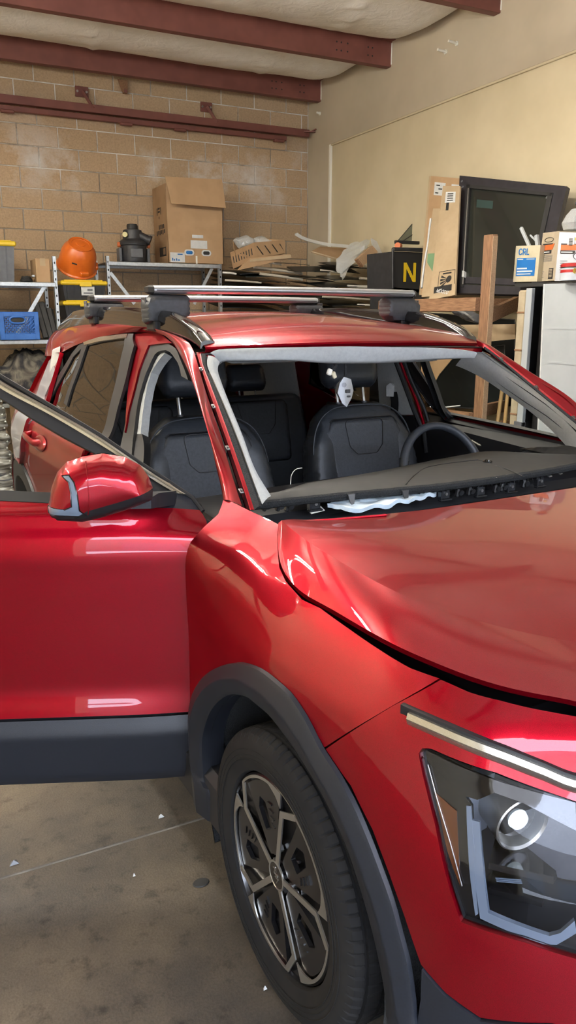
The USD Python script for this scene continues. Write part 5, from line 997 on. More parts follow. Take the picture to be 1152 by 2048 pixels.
t.add('tub_slot', xf(cat(*[box(.05, .006, .014, (.178*math.cos(a), .178*math.sin(a), .15), .002, rotm('z', math.degrees(a)+90)) for a in (-2.0,)]), c+[0, 0, .045], R), INK)
# small carton, crate, black mats on the left rack
def carton(name, label, x0, x1, y0, y1, z0, z1, mat, tape=True, cat_='box'):
    t = Th(name, label, cat_, ((x0+x1)/2, (y0+y1)/2, z0)); t.add('carton_body', box(x1-x0, y1-y0, z1-z0, ((x0+x1)/2, (y0+y1)/2, (z0+z1)/2), .004), mat)
    if tape: t.add('packing_tape', cat(box(.05, .002, (z1-z0)*.3, ((x0+x1)/2, y0-.001, z1-(z1-z0)*.15)), box(.05, y1-y0, .002, ((x0+x1)/2, (y0+y1)/2, z1+.001))), KRAFT2)
    return t
carton('cardboard_box', 'small upright brown carton on the left rack beside the orange tub', -.215, -.085, 6.66, 6.98, Zs1, 2.055, KRAFT)
t = Th('cable_coil', 'dark coil of cable beside the small carton on the left rack', 'cable', (-.30, 6.74, Zs1)); t.add('coil', cat(*[tube([(-.30+(.055-.006*k)*math.cos(a), 6.74+(.055-.006*k)*math.sin(a), Zs1+.012+.012*k+.004*math.sin(3*a)) for a in np.arange(30)/30*6.283], .008, 8, True) for k in range(4)]), INK); t.add('plug', box(.03, .05, .022, (-.24, 6.70, Zs1+.06), .006), GALV)
x0, x1, z0, z1, yf_ = -.600, -.245, Zs2+.003, 1.560, 6.55
t = Th('milk_crate', 'blue plastic milk crate with a lattice front and hand hole on the left rack', 'crate', ((x0+x1)/2, 6.71, z0))
cm = [box(x1-x0, .32, .012, ((x0+x1)/2, yf_+.16, z0+.006))]
t.add('crate_base', cat(*cm), BLUE)
for xx in (x0+.02, x1-.02):
    for yy in (yf_+.012, yf_+.31): t.add('crate_corner', box(.045, .030, z1-z0, (xx, yy, (z0+z1)/2), .006), BLUE)
for nm, yy in (('front', yf_+.006), ('back', yf_+.314)):
    t.add('crate_rim', box(x1-x0-.07, .014, .045, ((x0+x1)/2, yy, z1-.0225), .004), BLUE); t.add('crate_rim', box(x1-x0-.07, .014, .055, ((x0+x1)/2, yy, z0+.03), .004), BLUE)
    L = []
    for k in range(-4, 9):
        a = x0+.045+k*.034
        for sg in (1, -1):
            p0 = np.array([a, yy, z0+.055]); p1 = np.array([a+sg*.155, yy, z1-.045])
            tlo, thi = 0., 1.
            for lim, sgn in ((x0+.04, 1), (x1-.04, -1)):
                d = (p1-p0)[0]
                if abs(d) < 1e-9: continue
                tt = (lim-p0[0])/d
                if (d > 0) == (sgn > 0): tlo = max(tlo, tt)
                else: thi = min(thi, tt)
            if thi-tlo > .08: L.append(beam(p0+(p1-p0)*tlo, p0+(p1-p0)*thi, .008, .006, up=(0, 1, 0)))
    tag(t.add('crate_lattice', cat(*L), BLUE), kind='stuff')
for xx in (x0+.005, x1-.005):
    for k in range(5): t.add('crate_side_slat', box(.008, .28, .022, (xx, yf_+.16, z0+.03+k*.05), .002), BLUE)
hh = np.array([((x0+x1)/2-.015+.07*np.sign(math.cos(a))*abs(math.cos(a))**.6, yf_-.003, z1-.075+.030*math.sin(a)) for a in np.arange(24)/24*6.283]); t.add('hand_hole_rim', tube(hh, .010, 8, True), BLUE); t.add('hand_hole', extrude(hh[:, [0, 2]], .003, (0, yf_+.004, 0), np.array([[1, 0, 0], [0, 0, -1], [0, 1, 0]])), INK)
for i, (u0, v0, u1, v1, lab) in enumerate([(72, 606, 92, 680, 'leftmost black folded mat leaning beside the blue crate'), (82, 604, 103, 681, 'middle black folded mat leaning beside the blue crate'), (97, 616, 112, 682, 'rightmost black folded mat leaning against the rack post')]):
    a, b = rat(u0, v0, 'y', 6.72), rat(u1, v1, 'y', 6.62); b[2] = Zs2+.012; t = Th('floor_mat', lab, 'mat', b); t.add('mat_fold', beam(a, b, .05, .03, up=(0, 1, .0), r=.006), INK); t.add('mat_fold', beam(a+[.02, .03, -.01], b+[.02, .03, 0], .05, .02, up=(0, 1, 0), r=.006), DGREY)
t = Th('black_drum', 'rounded black container at the left edge behind the blue crate', 'container', (-.72, 6.82, Zs2)); t.add('drum_body', lathe([(.0, Zs2+.002), (.12, Zs2+.002), (.14, Zs2+.03), (.14, Zs2+.27), (.12, Zs2+.32), (.05, Zs2+.335), (0, Zs2+.335)], 28, c=(-.78, 6.88, 0)), INK); t.add('drum_cap', cyl((-.76, 6.86, Zs2+.33), (-.76, 6.86, Zs2+.36), .035, 16), DGREY)
# cloth heap and wrapped stack at the left
gx, gy = np.meshgrid(np.linspace(-.78, -.11, 70), np.linspace(6.64, 7.1, 60)); pts = np.stack([gx*7, gy*7, gx*0], -1)
hz = (.28+.42*np.exp(-(((gx+.32)/.30)**2+((gy-6.85)/.28)**2)))*(.72+.55*meshkit.fbm(pts, 4, 3)); edge_ = np.clip(np.minimum(np.minimum(gx+.78, -.11-gx), np.minimum(gy-6.64, 7.1-gy))/.05, 0, 1); hz = .712+hz*edge_*.72
RAGS = material('rag_cloth', {'g': ('geometry', {}), 'n': ('noise_texture', {'scale': 4.5, 'detail': 4., 'distortion': 1.6}), 'r': ('rgb_ramp', {'ramp': [(.34, (.012, .013, .02)), (.47, (.03, .03, .035)), (.55, (.11, .10, .085)), (.62, (.19, .175, .145)), (.72, (.05, .05, .055))]}), 'p': ('principled_bsdf', {'roughness': .9})}, [('g.position', 'n.vector'), ('n.fac', 'r.fac'), ('r.color', 'p.base_color')], 'p.BSDF')
tag(obj('cloth_heap', grid(np.stack([gx, gy, hz], -1)), RAGS, None, True), 'heap of dark and beige rags on the lower deck of the left rack', 'cloth')
WRAP = material('stretch_wrap', {'g': ('geometry', {}), 'm': ('mapping', {'scale': (5., 5., 34.)}), 'n': ('noise_texture', {'scale': 1.6, 'detail': 6., 'distortion': .6}), 'r': ('rgb_ramp', {'ramp': [(.34, (.05, .055, .07)), (.5, (.26, .25, .22)), (.66, (.55, .56, .56))]}), 'p': ('principled_bsdf', {'roughness': .22, 'coat_weight': .5})}, [('g.position', 'm.vector'), ('m.vector', 'n.vector'), ('n.fac', 'r.fac'), ('r.color', 'p.base_color')], 'p.BSDF')
wt, wbm = rat(3, 655, 'y', 4.5), rat(28, 985, 'y', 4.5)
t = Th('wrapped_stack', 'tall stack of trays in crinkled clear wrap at the left edge beside the car', 'stack', (-1.15, 4.85, 0)); zz = np.linspace(.0, 1.447, 150); th = np.arange(64)/64*2*np.pi
W = []
for z in zz:
    hx = .30+.004*math.sin(z*95)+.006*math.sin(z*41); ex = 8; cx = -1.100-.045*(z-.75)-.035
    rr_ = (np.abs(np.cos(th))**ex+np.abs(np.sin(th))**ex)**(-1/ex)*(hx+.008*np.sin(9*th+z*60)); W.append(np.stack([cx+rr_*np.cos(th), 4.85+rr_*np.sin(th)*1.1, np.full(64, z)], 1))
W = np.array(W); v, f = grid(W, closed_v=True, flip=True); n0 = len(v); v = np.vstack([v, [[-1.2, 4.85, 1.45]]]); f = np.vstack([f, [[n0, 149*64+k, 149*64+(k+1) % 64] for k in range(64)]])
t.add('wrapped_side', (v, f), WRAP, None, 60); t.add('pallet', cat(*[box(.7, .09, .02, (-1.17, 4.55+.15*k, .01)) for k in range(5)]), PINE)
wk = [box(.014, .02, .014, (W[k][np.argmax(W[k][:, 0]-1.0*W[k][:, 1]), 0], W[k][np.argmax(W[k][:, 0]-1.0*W[k][:, 1]), 1]-.004, zz[k]), .006) for k in range(6, 148, 5)]
tag(t.add('tray_corners', cat(*wk), PAPER), kind='stuff')
carton('cardboard_box', 'brown carton with a white label on the floor behind the wrapped stack', -.62, -.22, 5.75, 6.2, 0, .86, KRAFTD).add('label', box(.10, .002, .09, (-.28, 5.748, .68)), PAPER)
# pump on the second rack
px_, py_ = .862, 7.08; zb = Zb+.004
t = Th('pump', 'black pump canister with a small gauge standing beside the big carton', 'pump', (px_, py_, zb))
t.add('canister', lathe([(0, zb), (.125, zb), (.130, zb+.02), (.140, zb+.165), (.155, zb+.17), (.158, zb+.185), (.150, zb+.20), (0, zb+.20)], 36, c=(px_, py_, 0)), DGREY); t.add('canister_panel', box(.13, .01, .09, (px_, py_-.133, zb+.09), .004), GRP)
t.add('dome', lathe([(.150, zb+.20), (.135, zb+.215), (.105, zb+.235), (.100, zb+.30), (.095, zb+.325), (.060, zb+.335), (0, zb+.335)], 36, c=(px_, py_, 0)), DGREY); t.add('top_cap', lathe([(.058, zb+.33), (.058, zb+.365), (.050, zb+.385), (0, zb+.388)], 28, c=(px_+.0, py_, 0)), INK)
t.add('gauge', cyl((px_-.092, py_-.06, zb+.272), (px_-.105, py_-.085, zb+.272), .026, 20), plain('gauge_face', (.60, .55, .25), .4)); t.add('outlet', cat(cyl((px_+.06, py_-.05, zb+.27), (px_+.15, py_-.09, zb+.225), .042, 18), cyl((px_+.145, py_-.088, zb+.228), (px_+.165, py_-.096, zb+.218), .050, 18)), DGREY)
for s in (-1, 1): t.add('clamp', box(.035, .03, .05, (px_+s*.158, py_-.03, zb+.175), .008), ORINK); t.add('foot_bracket', box(.03, .12, .14, (px_+s*.150, py_, zb+.072), .006), GRP)
# big carton with its flap hanging open
O = np.array([1.205, 6.95, Zb+.002]); a1 = np.array([.64, .0, 0]); top = 2.86
t = Th('cardboard_box', 'big open brown carton with its flap hanging down on the galvanised rack', 'box', (O[0]+.32, O[1]+.22, O[2]))
Hh = top-O[2]; D = .46
def wallp(p, x, z, th): p = np.asarray(p, float); return hull([p, p+x, p+z, p+x+z, p+th, p+x+th, p+z+th, p+x+z+th])
fw = t.add('carton_front', wallp(O, (.63, 0, 0), (0, 0, Hh), (0, .006, 0)), KRAFT); lw = t.add('carton_side', wallp(O, (0, D, 0), (-.008, 0, Hh), (.006, 0, 0)), KRAFTD); t.add('carton_side', wallp(O+[.624, 0, 0], (0, D, 0), (0, 0, Hh), (.006, 0, 0)), KRAFT); t.add('carton_back', wallp(O+[0, D, 0], (.63, 0, 0), (0, 0, Hh), (0, .006, 0)), KRAFT); t.add('carton_floor', box(.62, D, .006, (O[0]+.315, O[1]+D/2, O[2]+.004)), KRAFT)
fl = [rat(u, v, 'y', y) for u, v, y in [(330, 353, 6.945), (444, 359, 6.945), (452, 416, 6.85), (343, 407, 6.85)]]
t.add('carton_flap', slab(fl, .005), KRAFT)
FC = np.array([O+[0, -.001, Hh], O+[.63, -.001, Hh], O+[.63, -.001, 0], O+[0, -.001, 0]])
for a_, m_, nm in [((.43, .625, .63, .665), PAPER, 'label'), ((.40, .695, .70, .80), PAPER, 'label'), ((.03, .86, .29, .985), PAPER, 'label')]: t.add(nm, face(FC, *a_), m_, fw)
def pill(s, tt, w, h): c = bil(FC, s, tt); return extrude(LineString([(-w/2+h/2, 0), (w/2-h/2, 0)]).buffer(h/2), .001, c+[0, -.003, 0], np.array([[1, 0, 0], [0, 0, -1], [0, 1, 0]]))
for s_, m_ in ((.37, BLUEINK), (.68, INK)): t.add('handle_ring', pill(s_, .855, .112, .062), PAPER, fw); q = xf(pill(s_, .855, .075, .036), (0, -.0015, 0)); t.add('hand_hole', q, m_, fw)
t.add('label_print', cat(face(FC, .16, .875, .25, .89, .003), face(FC, .06, .93, .08, .965, .003), face(FC, .09, .945, .11, .965, .003), face(FC, .13, .935, .15, .965, .003), face(FC, .16, .95, .2, .965, .003)), BLUEINK, fw); t.add('torn_tape', face(FC, .485, .895, .515, 1.0), WHITET, fw)
SC = np.array([O+[-.010, D, Hh], O+[-.010, 0, Hh], O+[-.001, 0, 0], O+[-.001, D, 0]])
_pm = t.add('printed_marks', cat(face(SC, .30, .27, .33, .36), face(SC, .38, .27, .52, .29), face(SC, .38, .31, .52, .33), face(SC, .57, .27, .60, .36), face(SC, .43, .38, .46, .41), *[face(SC, .22+.11*k, .56, .28+.11*k, .62-.012*(k % 2)) for k in range(6)], *[face(SC, .40+.11*k, .49, .46+.11*k, .545) for k in range(4)]), INK, lw); tag(_pm, kind='stuff'); t.add('black_label', face(SC, .38, .785, .86, .90), INK, lw); t.add('label_print', cat(*[face(SC, .66+.06*k, .80, .70+.06*k, .88, .003) for k in range(3)]), KRAFTD, lw)
# ---- the glass pile by the corner
t = Th('glass_trestle', 'low timber trestle under the pile of windshields', 'stand', (2.4, 6.25, 0))
for y in (5.6, 6.72): t.add('trestle_beam', box(1.5, .09, .09, (2.36, y, 1.50), .004), PINE)
for x in (1.68, 3.05):
    for y in (5.6, 6.72): t.add('trestle_leg', box(.09, .04, 1.455, (x, y, .7275), .004), PINE)
strips = [  # front edge in pixels (u0, v0, u1, v1), plane y, depth, dark glass, strip length share
 (640, 622, 745, 624, 5.75, 'a'), (712, 610, 780, 613, 5.76, 'b'), (642, 594, 745, 600, 5.77, 'c'), (445, 574, 560, 577, 6.3, 'd'), (448, 561, 520, 566, 6.32, 'e'), (692, 573, 785, 577, 5.8, 'f'), (517, 548, 602, 560, 6.25, 'g'), (443, 546, 470, 549, 6.4, 'h'), (716, 557, 785, 565, 5.82, 'i'), (505, 535, 602, 548, 6.28, 'j'), (638, 541, 680, 547, 6.0, 'k'), (720, 541, 782, 551, 5.84, 'l'), (509, 523, 560, 530, 6.3, 'm'), (720, 531, 770, 536, 5.9, 'n')]
_lastz = {}
order = sorted(range(len(strips)), key=lambda i: rat(strips[i][0], strips[i][1], 'y', strips[i][4])[2])
nm_ = {'a': 'lowest windshield of the right pile, above the red roof', 'b': 'windshield with a short pale edge, low in the right pile', 'c': 'windshield just under the front cross bar in the right pile', 'd': 'lowest windshield of the left pile, behind the cross bars', 'e': 'second windshield from the bottom of the left pile', 'f': 'windshield with a white edge just above the front cross bar', 'g': 'windshield with a cream edge in the middle of the left pile', 'h': 'windshield sticking out beside the galvanised rack post', 'i': 'windshield left of the black bin, third from the top of the right pile', 'j': 'windshield with a long cream edge high in the left pile', 'k': 'windshield between the two piles of glass', 'l': 'windshield left of the black bin, second from the top', 'm': 'top windshield of the left pile, under the cardboard trays', 'n': 'top windshield of the right pile, under the wood block'}
for i in order:
    u0, v0, u1, v1, y, k = strips[i]; a, b = rat(u0, v0, 'y', y), rat(u1, v1, 'y', y); d = (b-a); d /= np.linalg.norm(d); d[2] = 0; a_, b_2 = a, b; left = k in 'deghjm'
    xa = max(1.79 if left else 2.02, a[0]-(.05 if k in 'mj' else .28)); xb = min(3.08, b[0]+(.35 if left else .25)); a = a+[0, 0, 0]; zp = max(float(a[2]+b[2])/2, _lastz.get(left, 0)+.030); _lastz[left] = zp; dz_ = np.array([0, 0, zp-float(a[2]+b[2])/2]); a = a+dz_; b = b+dz_; p0 = a+d*((xa-a[0])/d[0]); p1 = a+d*((xb-a[0])/d[0]); p0[2] = p1[2] = zp
    t = Th('windshield', nm_[k], 'glass', ((p0+p1)/2+[0, .3, -.02]), None); s = np.linspace(0, 1, 14); r_ = np.linspace(0, 1, 8); S_, R_ = np.meshgrid(s, r_)
    base = p0[None, None]*(1-S_[..., None])+p1[None, None]*S_[..., None]; base = base+np.stack([0*S_, (.10 if k == 'm' else .20 if k == 'k' else .55 if left else .42)*R_-.05*np.sin(np.pi*S_), (.01 if k == 'm' else .058)*R_-.004+.010*np.sin(np.pi*S_)], -1)
    gl = t.add('pane', cat(grid(base), grid(base-[0, 0, .005], flip=True), grid(np.stack([base[0], base[0]-[0, 0, .005]], 0))), AGLASS if i % 3 else AGLASS2, None, 40)
    t.add('edge_strip', tube(np.array([a, (a+b)/2+[0, -.012, .002], b])+[0, -.03, .002], .014 if k in 'fgjil' else .010, 8), WHITET if k in 'bfahn' else plain('cream_edge_'+k, (.55, .50, .40), .6))
for i in range(15):
    lf_ = i < 8; y = (6.98 if lf_ else 6.56)+.01*(i % 3); zc = (1.60+.052*i) if lf_ else (1.60+.050*(i-8)); xa, xb = (1.80+.03*(i % 3), 2.52+.06*(i % 2)) if lf_ else (2.66+.04*(i % 3), 3.06)
    t = Th('windshield', 'dark windshield with a plain black edge lying in the glass pile', 'glass', ((xa+xb)/2, y+.3, zc), 'plain windshields in the glass pile'); S_, R_ = np.meshgrid(np.linspace(0, 1, 12), np.linspace(0, 1, 6))
    base = np.stack([xa+(xb-xa)*S_, y+(.42 if lf_ else .60)*R_-.05*np.sin(np.pi*S_), zc-.03*(S_-.5)+.060*R_+.010*np.sin(np.pi*S_)], -1); t.add('pane', cat(grid(base), grid(base-[0, 0, .006], flip=True), grid(np.stack([base[0], base[0]-[0, 0, .006]], 0))), AGLASS if i % 2 else AGLASS2, None, 40)
    t.add('edge_bead', tube(base[0]-[0, .002, .003], .005, 6), INK if i % 3 else DGREY)
# loose things on the pile
c0 = [rat(508, 487, 'y', 6.22), rat(568, 480, 'y', 6.22)]
tb = [rat(u, v, 'y', y) for u, v, y in [(460, 505, 6.52), (508, 485, 6.20), (512, 516, 6.18), (466, 537, 6.50)]]; tf = [rat(u, v, 'y', y) for u, v, y in [(508, 485, 6.20), (569, 480, 6.35), (570, 506, 6.33), (512, 516, 6.18)]]
t = Th('cardboard_tray', 'tilted open carton printed with dark dashes and stuffed with clear wrap', 'box', np.mean(tb+tf, 0)-[0, 0, .08])
t.add('tray_side', slab(tb, .006), KRAFTD); t.add('tray_front', slab(tf, .006), KRAFT); s2 = [p+np.array([.10, .25, .02]) for p in tb]; s3 = [p+np.array([-.12, .26, .03]) for p in tf]
t.add('tray_side', slab([tf[1], tf[1]+np.array([-.12, .26, .03]), tf[2]+np.array([-.12, .26, .03]), tf[2]], .006), KRAFT); t.add('tray_back', slab([p for p in s3], .006), KRAFTD); t.add('tray_floor', slab([tb[3], tf[3], tf[2], tf[2]+np.array([-.12, .26, .03])], .005), KRAFTD)
TB, TF = np.array(tb), np.array(tf)
for k in range(8): t.add('printed_dash', face(TB, .08+.11*k, .30, .115+.11*k, .72, .002), INK)
for k in range(4):
    q = [bil(TF, .06+.25*k, .25), bil(TF, .09+.25*k, .25), bil(TF, .26+.25*k if k < 3 else .97, .85), bil(TF, .22+.25*k, .85)]; t.add('printed_dash', xf(slab(q, .001), (0, -.004, 0)), INK)
t = Th('cardboard_sheet', 'brown cardboard lid lying under the dashed carton', 'cardboard', rat(540, 515, 'y', 6.2)); t.add('sheet', slab([rat(u, v, 'y', y) for u, v, y in [(500, 516, 6.10), (580, 508, 6.10), (582, 517, 6.12), (478, 540, 6.10)]], .05), KRAFT); t.add('sheet_edge', slab([rat(u, v, 'y', y) for u, v, y in [(500, 519, 6.095), (582, 509, 6.095), (582, 516, 6.095), (500, 524, 6.095)]], .003), KRAFT2)
for lab, px, yy in [('bubble wrap bulging out at the left of the dashed carton', [(470, 482), (492, 476), (505, 482), (500, 492), (478, 494)], 6.40), ('bubble wrap bulging out at the middle of the dashed carton', [(510, 480), (522, 477), (540, 486), (545, 492), (528, 492), (512, 488)], 6.38)]:
    P_ = np.array([rat(u, v, 'y', yy) for u, v in px]); c = P_.mean(0); t = tag(obj('bubble_wrap', pillow(Polygon(P_[:, [0, 2]]).buffer(.02), .06, .06, .04, .012, lambda V: np.c_[V[:, 0], yy-V[:, 2]-.02*meshkit.noise(V*60), V[:, 1]+.012*meshkit.noise(V*45, 2)]), FILM, None, True), lab, 'wrap')
t = Th('plastic_tube', 'clear plastic strip arching over the glass pile towards the corner', 'strip', rat(640, 488, 'y', 6.4)); t.add('strip', sweep([(-.024, -.012), (-.012, .020), (.012, .020), (.024, -.012)], smooth_path([rat(u, v, 'y', y) for u, v, y in [(593, 469, 6.5), (606, 477, 6.45), (640, 487, 6.4), (690, 493, 6.2), (735, 497, 6.0)]], 30)), FILM); t.add('strip_end', box(.03, .03, .022, rat(593, 469, 'y', 6.5), .004), PAPER)
t = Th('cardboard_sheet', 'flat piece of brown cardboard on the glass pile below the plastic strip', 'cardboard', rat(655, 510, 'y', 6.3)); t.add('sheet', slab([rat(u, v, 'y', y) for u, v, y in [(640, 493, 6.6), (692, 496, 6.5), (676, 518, 6.05), (622, 503, 6.1)]], .012), KRAFT); t.add('sheet_edge', beam(rat(622, 503, 'y', 6.095), rat(676, 518, 'y', 6.045), .008, .012), KRAFT2)
fp_ = [(704, 486, 6.0), (742, 478, 6.0), (728, 500, 5.75), (712, 520, 5.68), (683, 561, 5.62), (676, 545, 5.66), (672, 525, 5.75)]
F_ = [rat(u, v, 'y', y) for u, v, y in fp_]
A_ = smooth_path([F_[0], rat(690, 500, 'y', 5.85), F_[6], F_[5]], 24); B_ = smooth_path([F_[1], F_[2], F_[3], F_[4]], 24); w = np.linspace(0, 1, 10)
Pm = A_[:, None]*(1-w)[None, :, None]+B_[:, None]*w[None, :, None]; Pm[:, :, 1] -= .03*np.sin(np.pi*w)[None]+.012*np.sin(np.arange(24)[:, None]*1.1+w[None]*9); Pm[:, :, 2] += .008*np.sin(np.arange(24)[:, None]*.8+w[None]*12)
t = Th('plastic_film', 'crumpled sheet of clear film hanging over the glass pile', 'film', F_[3]); t.add('film', cat(grid(Pm), grid(Pm+[0, .004, 0], flip=True)), FILM, None, True); t.add('film_label', slab([rat(u, v, 'y', 5.66) for u, v in [(722, 495), (730, 490), (728, 499), (721, 503)]], .003), PAPER)
wk = [rat(u, v, 'y', y) for u, v, y in [(716, 517, 5.60), (745, 491, 5.66), (756, 504, 5.66), (727, 532, 5.60)]]
t = Th('wood_block', 'pale offcut of wood tilted on the glass pile beside the film', 'wood', np.mean(wk, 0)); t.add('block_body', slab(wk, .06), PINEL); t.add('block_end', slab([wk[3], wk[0], wk[0]+np.array([-.01, .0, -.012]), wk[3]+np.array([-.01, 0, -.012])], .05), PINE)
gpx = [(742, 478), (752, 484), (760, 502), (768, 518), (770, 528), (762, 532), (755, 528), (752, 512), (746, 498)]; gp = Polygon([tuple(rat(u, v, 'y', 5.72)[[0, 2]]) for u, v in gpx]).buffer(.006).difference(Point(*rat(761, 522, 'y', 5.72)[[0, 2]]).buffer(.012))
tag(obj('plastic_bracket', extrude(gp, .012, (0, 5.72, 0), np.array([[1, 0, 0], [0, 0, -1], [0, 1, 0]])), noisy('cloudy_plastic', (.50, .49, .44), (.58, .57, .52), 10., .4)), 'cloudy white plastic bracket with a hole beside the wood block', 'bracket')
# black bin with a yellow N
C = q3([(787, 502), (842, 502), (842, 583), (787, 578)], 2.62); C = np.array([rat(u, v, 'y', 4.98) for u, v in [(786, 503), (850, 505), (850, 583), (786, 578)]])
t = Th('black_bin', 'black bin with a big yellow letter N at the end of the glass pile', 'bin', C.mean(0)-[0, 0, .2]); fr_ = t.add('bin_front', slab(C, .02), INK); t.add('bin_side', slab([C[0]+np.array([-.02, .42, .0]), C[0], C[3], C[3]+np.array([-.02, .42, 0])], .015), DGREY); t.add('bin_rim', beam(C[0]+[-.01, -.01, .02], C[1]+[.01, -.01, .02], .03, .035, r=.006), DGREY); t.add('bin_rim', beam(C[0]+[-.01, -.01, .03], C[3]+[-.01, -.01, 0], .022, .022, r=.006), DGREY); t.add('bin_back', slab([C[0]+np.array([0, .42, 0]), C[1]+np.array([0, .42, 0]), C[2]+np.array([0, .42, 0]), C[3]+np.array([0, .42, 0])], .015), INK); t.add('bin_floor', slab([C[3]+np.array([0, .42, 0]), C[2]+np.array([0, .42, 0]), C[2], C[3]], .015), INK)
t.add('letter', words(C, .26, .78, .165, 'N', True), YEL, fr_, label='yellow letter N'); t.add('bin_stand', box(.36, .40, float(C[3][2])-.02, (C[2][0]-.18, 5.20, (float(C[3][2])-.02)/2), .01), DGREY)
b_ = rat(795, 491, 'y', 5.02); t.add('reel', cyl(b_, b_+[.05, .04, 0], .028, 20), ORINK); t.add('top_bar', beam(rat(790, 484, 'y', 5.1), rat(838, 486, 'y', 5.1), .03, .03, r=.004), INK)
tri = [rat(u, v, 'y', 5.35) for u, v in [(796, 482), (830, 442), (838, 440), (845, 446), (846, 484)]]; tq = extrude([tuple(p[[0, 2]]) for p in tri], .006, (0, 5.35, 0), np.array([[1, 0, 0], [0, 0, -1], [0, 1, 0]]))
t = Th('quarter_window', 'triangular greenish quarter window standing in the black bin', 'glass', tri[0]); t.add('pane', tq, plain('grey_glass', (.13, .14, .10), .08, coat=.4)); t.add('pane_bead', tube(np.array(tri), .006, 6, True), INK); t.add('pane_bead', tube(np.array([rat(806, 482, 'y', 5.34), rat(845, 456, 'y', 5.34)]), .004, 6), INK)
# timber rack by the side wall
RX = 2.2
t = Th('timber_rack', 'rough timber rack of upright studs and rails by the side wall', 'rack', (2.5, 3.5, 0))
t.add('stud', box(.044, .095, 2.066, (RX+.022, 3.03, 1.033), .003), PINEV); t.add('stud_face', box(.040, .004, 2.05, (RX+.022, 2.981, 1.03)), PINEL)
t.add('rail', beam((RX-.02, 4.0, 1.607), (RX-.02, 3.075, 1.607), .04, .092, r=.002), PINE); t.add('rail', beam((RX-.02, 3.75, .785), (RX-.02, 3.075, .805), .04, .085, r=.002), PINE)
for y in (3.92, 4.6): t.add('stud', box(.04, .09, 1.56, (RX+.03, y, .78), .003), PINEL)
t.add('brace', beam(rat(978, 632, 'x', 2.25), rat(1034, 606, 'x', 2.62), .04, .092), PINE); t.add('brace', beam(rat(962, 822, 'x', 2.3), rat(1006, 812, 'x', 2.6), .04, .085), PINE)
for y in (3.2, 4.4): t.add('cross_rail', box(.85, .04, .09, (RX+.45, y, 1.605), .003), PINE)
t.add('cross_rail', box(.85, .04, .09, (RX+.45, 3.45, .66), .003), PINE); t.add('nail', beam(rat(868, 817, 'x', RX-.05), rat(920, 811, 'x', RX-.05), .008, .008), PAPER)
# cardboard sheets leaning on the rack
def sheet(label, px, X, th, mat, name='cardboard_sheet', cat_='cardboard'):
    C = q3(px, X); t = Th(name, label, cat_, C[3]); o = t.add('sheet', slab(C, th), mat); return t, C, o
ZR = 1.66
t, C, o = sheet('tall brown cardboard sheet at the back of the leaning row, with a white label', [(862, 352), (922, 357), (904, 596), (842, 590)], [3.10, 3.10, 2.80, 2.80], .02, KRAFT); t.add('label', face(C, .15, .05, .52, .16), PAPER, o); _lp2 = t.add('label_print', cat(face(C, .22, .07, .34, .08, .003), face(C, .30, .10, .42, .11, .003), face(C, .20, .135, .30, .145, .003)), INK, o); tag(_lp2, kind='stuff'); t.add('label', face(C, .72, .055, .97, .10), PAPER, o); t.add('edge_fold', slab(np.array([C[0]+[-.0, .03, 0], C[0], C[3], C[3]+[0, .03, 0]]), .01), KRAFT2, o)
t, C, o = sheet('narrow torn cardboard strip printed with a green block, second in the leaning row', [(866, 417), (880, 417), (872, 592), (843, 594)], [2.90, 2.90, 2.58, 2.58], .012, KRAFT2); t.add('green_print', slab(np.array([bil(C, .05, .52), bil(C, .9, .52), bil(C, .95, .80), bil(C, .1, .62)])-[.002, .003, 0], .001), plain('green_print', (.16, .28, .15), .6), o)
t.add('torn_edge', tube(smooth_path([bil(C, .0, .12)+[-.01, 0, 0], bil(C, -.10, .25), bil(C, -.06, .40), bil(C, -.12, .6), bil(C, -.08, .9)], 20), .010, 6), PAPER, o)
t, C, o = sheet('pale cardboard sheet printed MÉXICO with a fan mark, front of the leaning row', [(886, 372), (920, 372), (910, 590), (858, 600)], [2.88, 2.88, 2.52, 2.52], .016, KRAFT2)
t.add('label', face(C, .22, .055, .78, .155), PAPER, o); _lp3 = t.add('label_print', cat(*[face(C, .34, .07+.02*k, .66, .078+.02*k, .003) for k in range(4)]), INK, o); tag(_lp3, kind='stuff'); t.add('black_tab', face(C, .32, .155, .46, .225, .0035), INK, o)
t.add('mark_frame', cat(face(C, .30, .77, .96, .775), face(C, .30, .77, .315, .90), face(C, .95, .77, .965, .90)), INK, o); t.add('mark_line', face(C, .47, .788, .82, .800), INK, o)
cf = bil(C, .72, .848)-np.array([.004, .004, 0]); ux = (C[2]-C[3])/np.linalg.norm(C[2]-C[3]); uz = (C[0]-C[3])/np.linalg.norm(C[0]-C[3])
t.add('fan_mark', cat(*[slab(np.array([cf+(ux*math.cos(a)+uz*math.sin(a))*r for a, r in ((b-.10, .10), (b+.10, .10), (b+.07, .035), (b-.07, .035))]), .001) for b in (2.75, 3.08, 3.42, 3.76)], xf(lathe([(.0, .0), (.03, .0), (.03, .001), (0, .001)], 20), cf, basis(ux, uz))), INK, o)
t.add('name_band', face(C, .16, .898, .86, .952), INK, o); t.add('lettering', words(C, .25, .943, .028, 'MÉXICO'), PAPER, o, label='white word MÉXICO')
sheet('thin cardboard sheet lying across the rack behind the stud', [(898, 650), (1030, 648), (1030, 678), (905, 690)], 2.66, .012, KRAFT2)
sheet('big brown cardboard sheet deep in the rack below the rail', [(842, 705), (915, 700), (905, 860), (842, 860)], 2.95, .012, KRAFT)
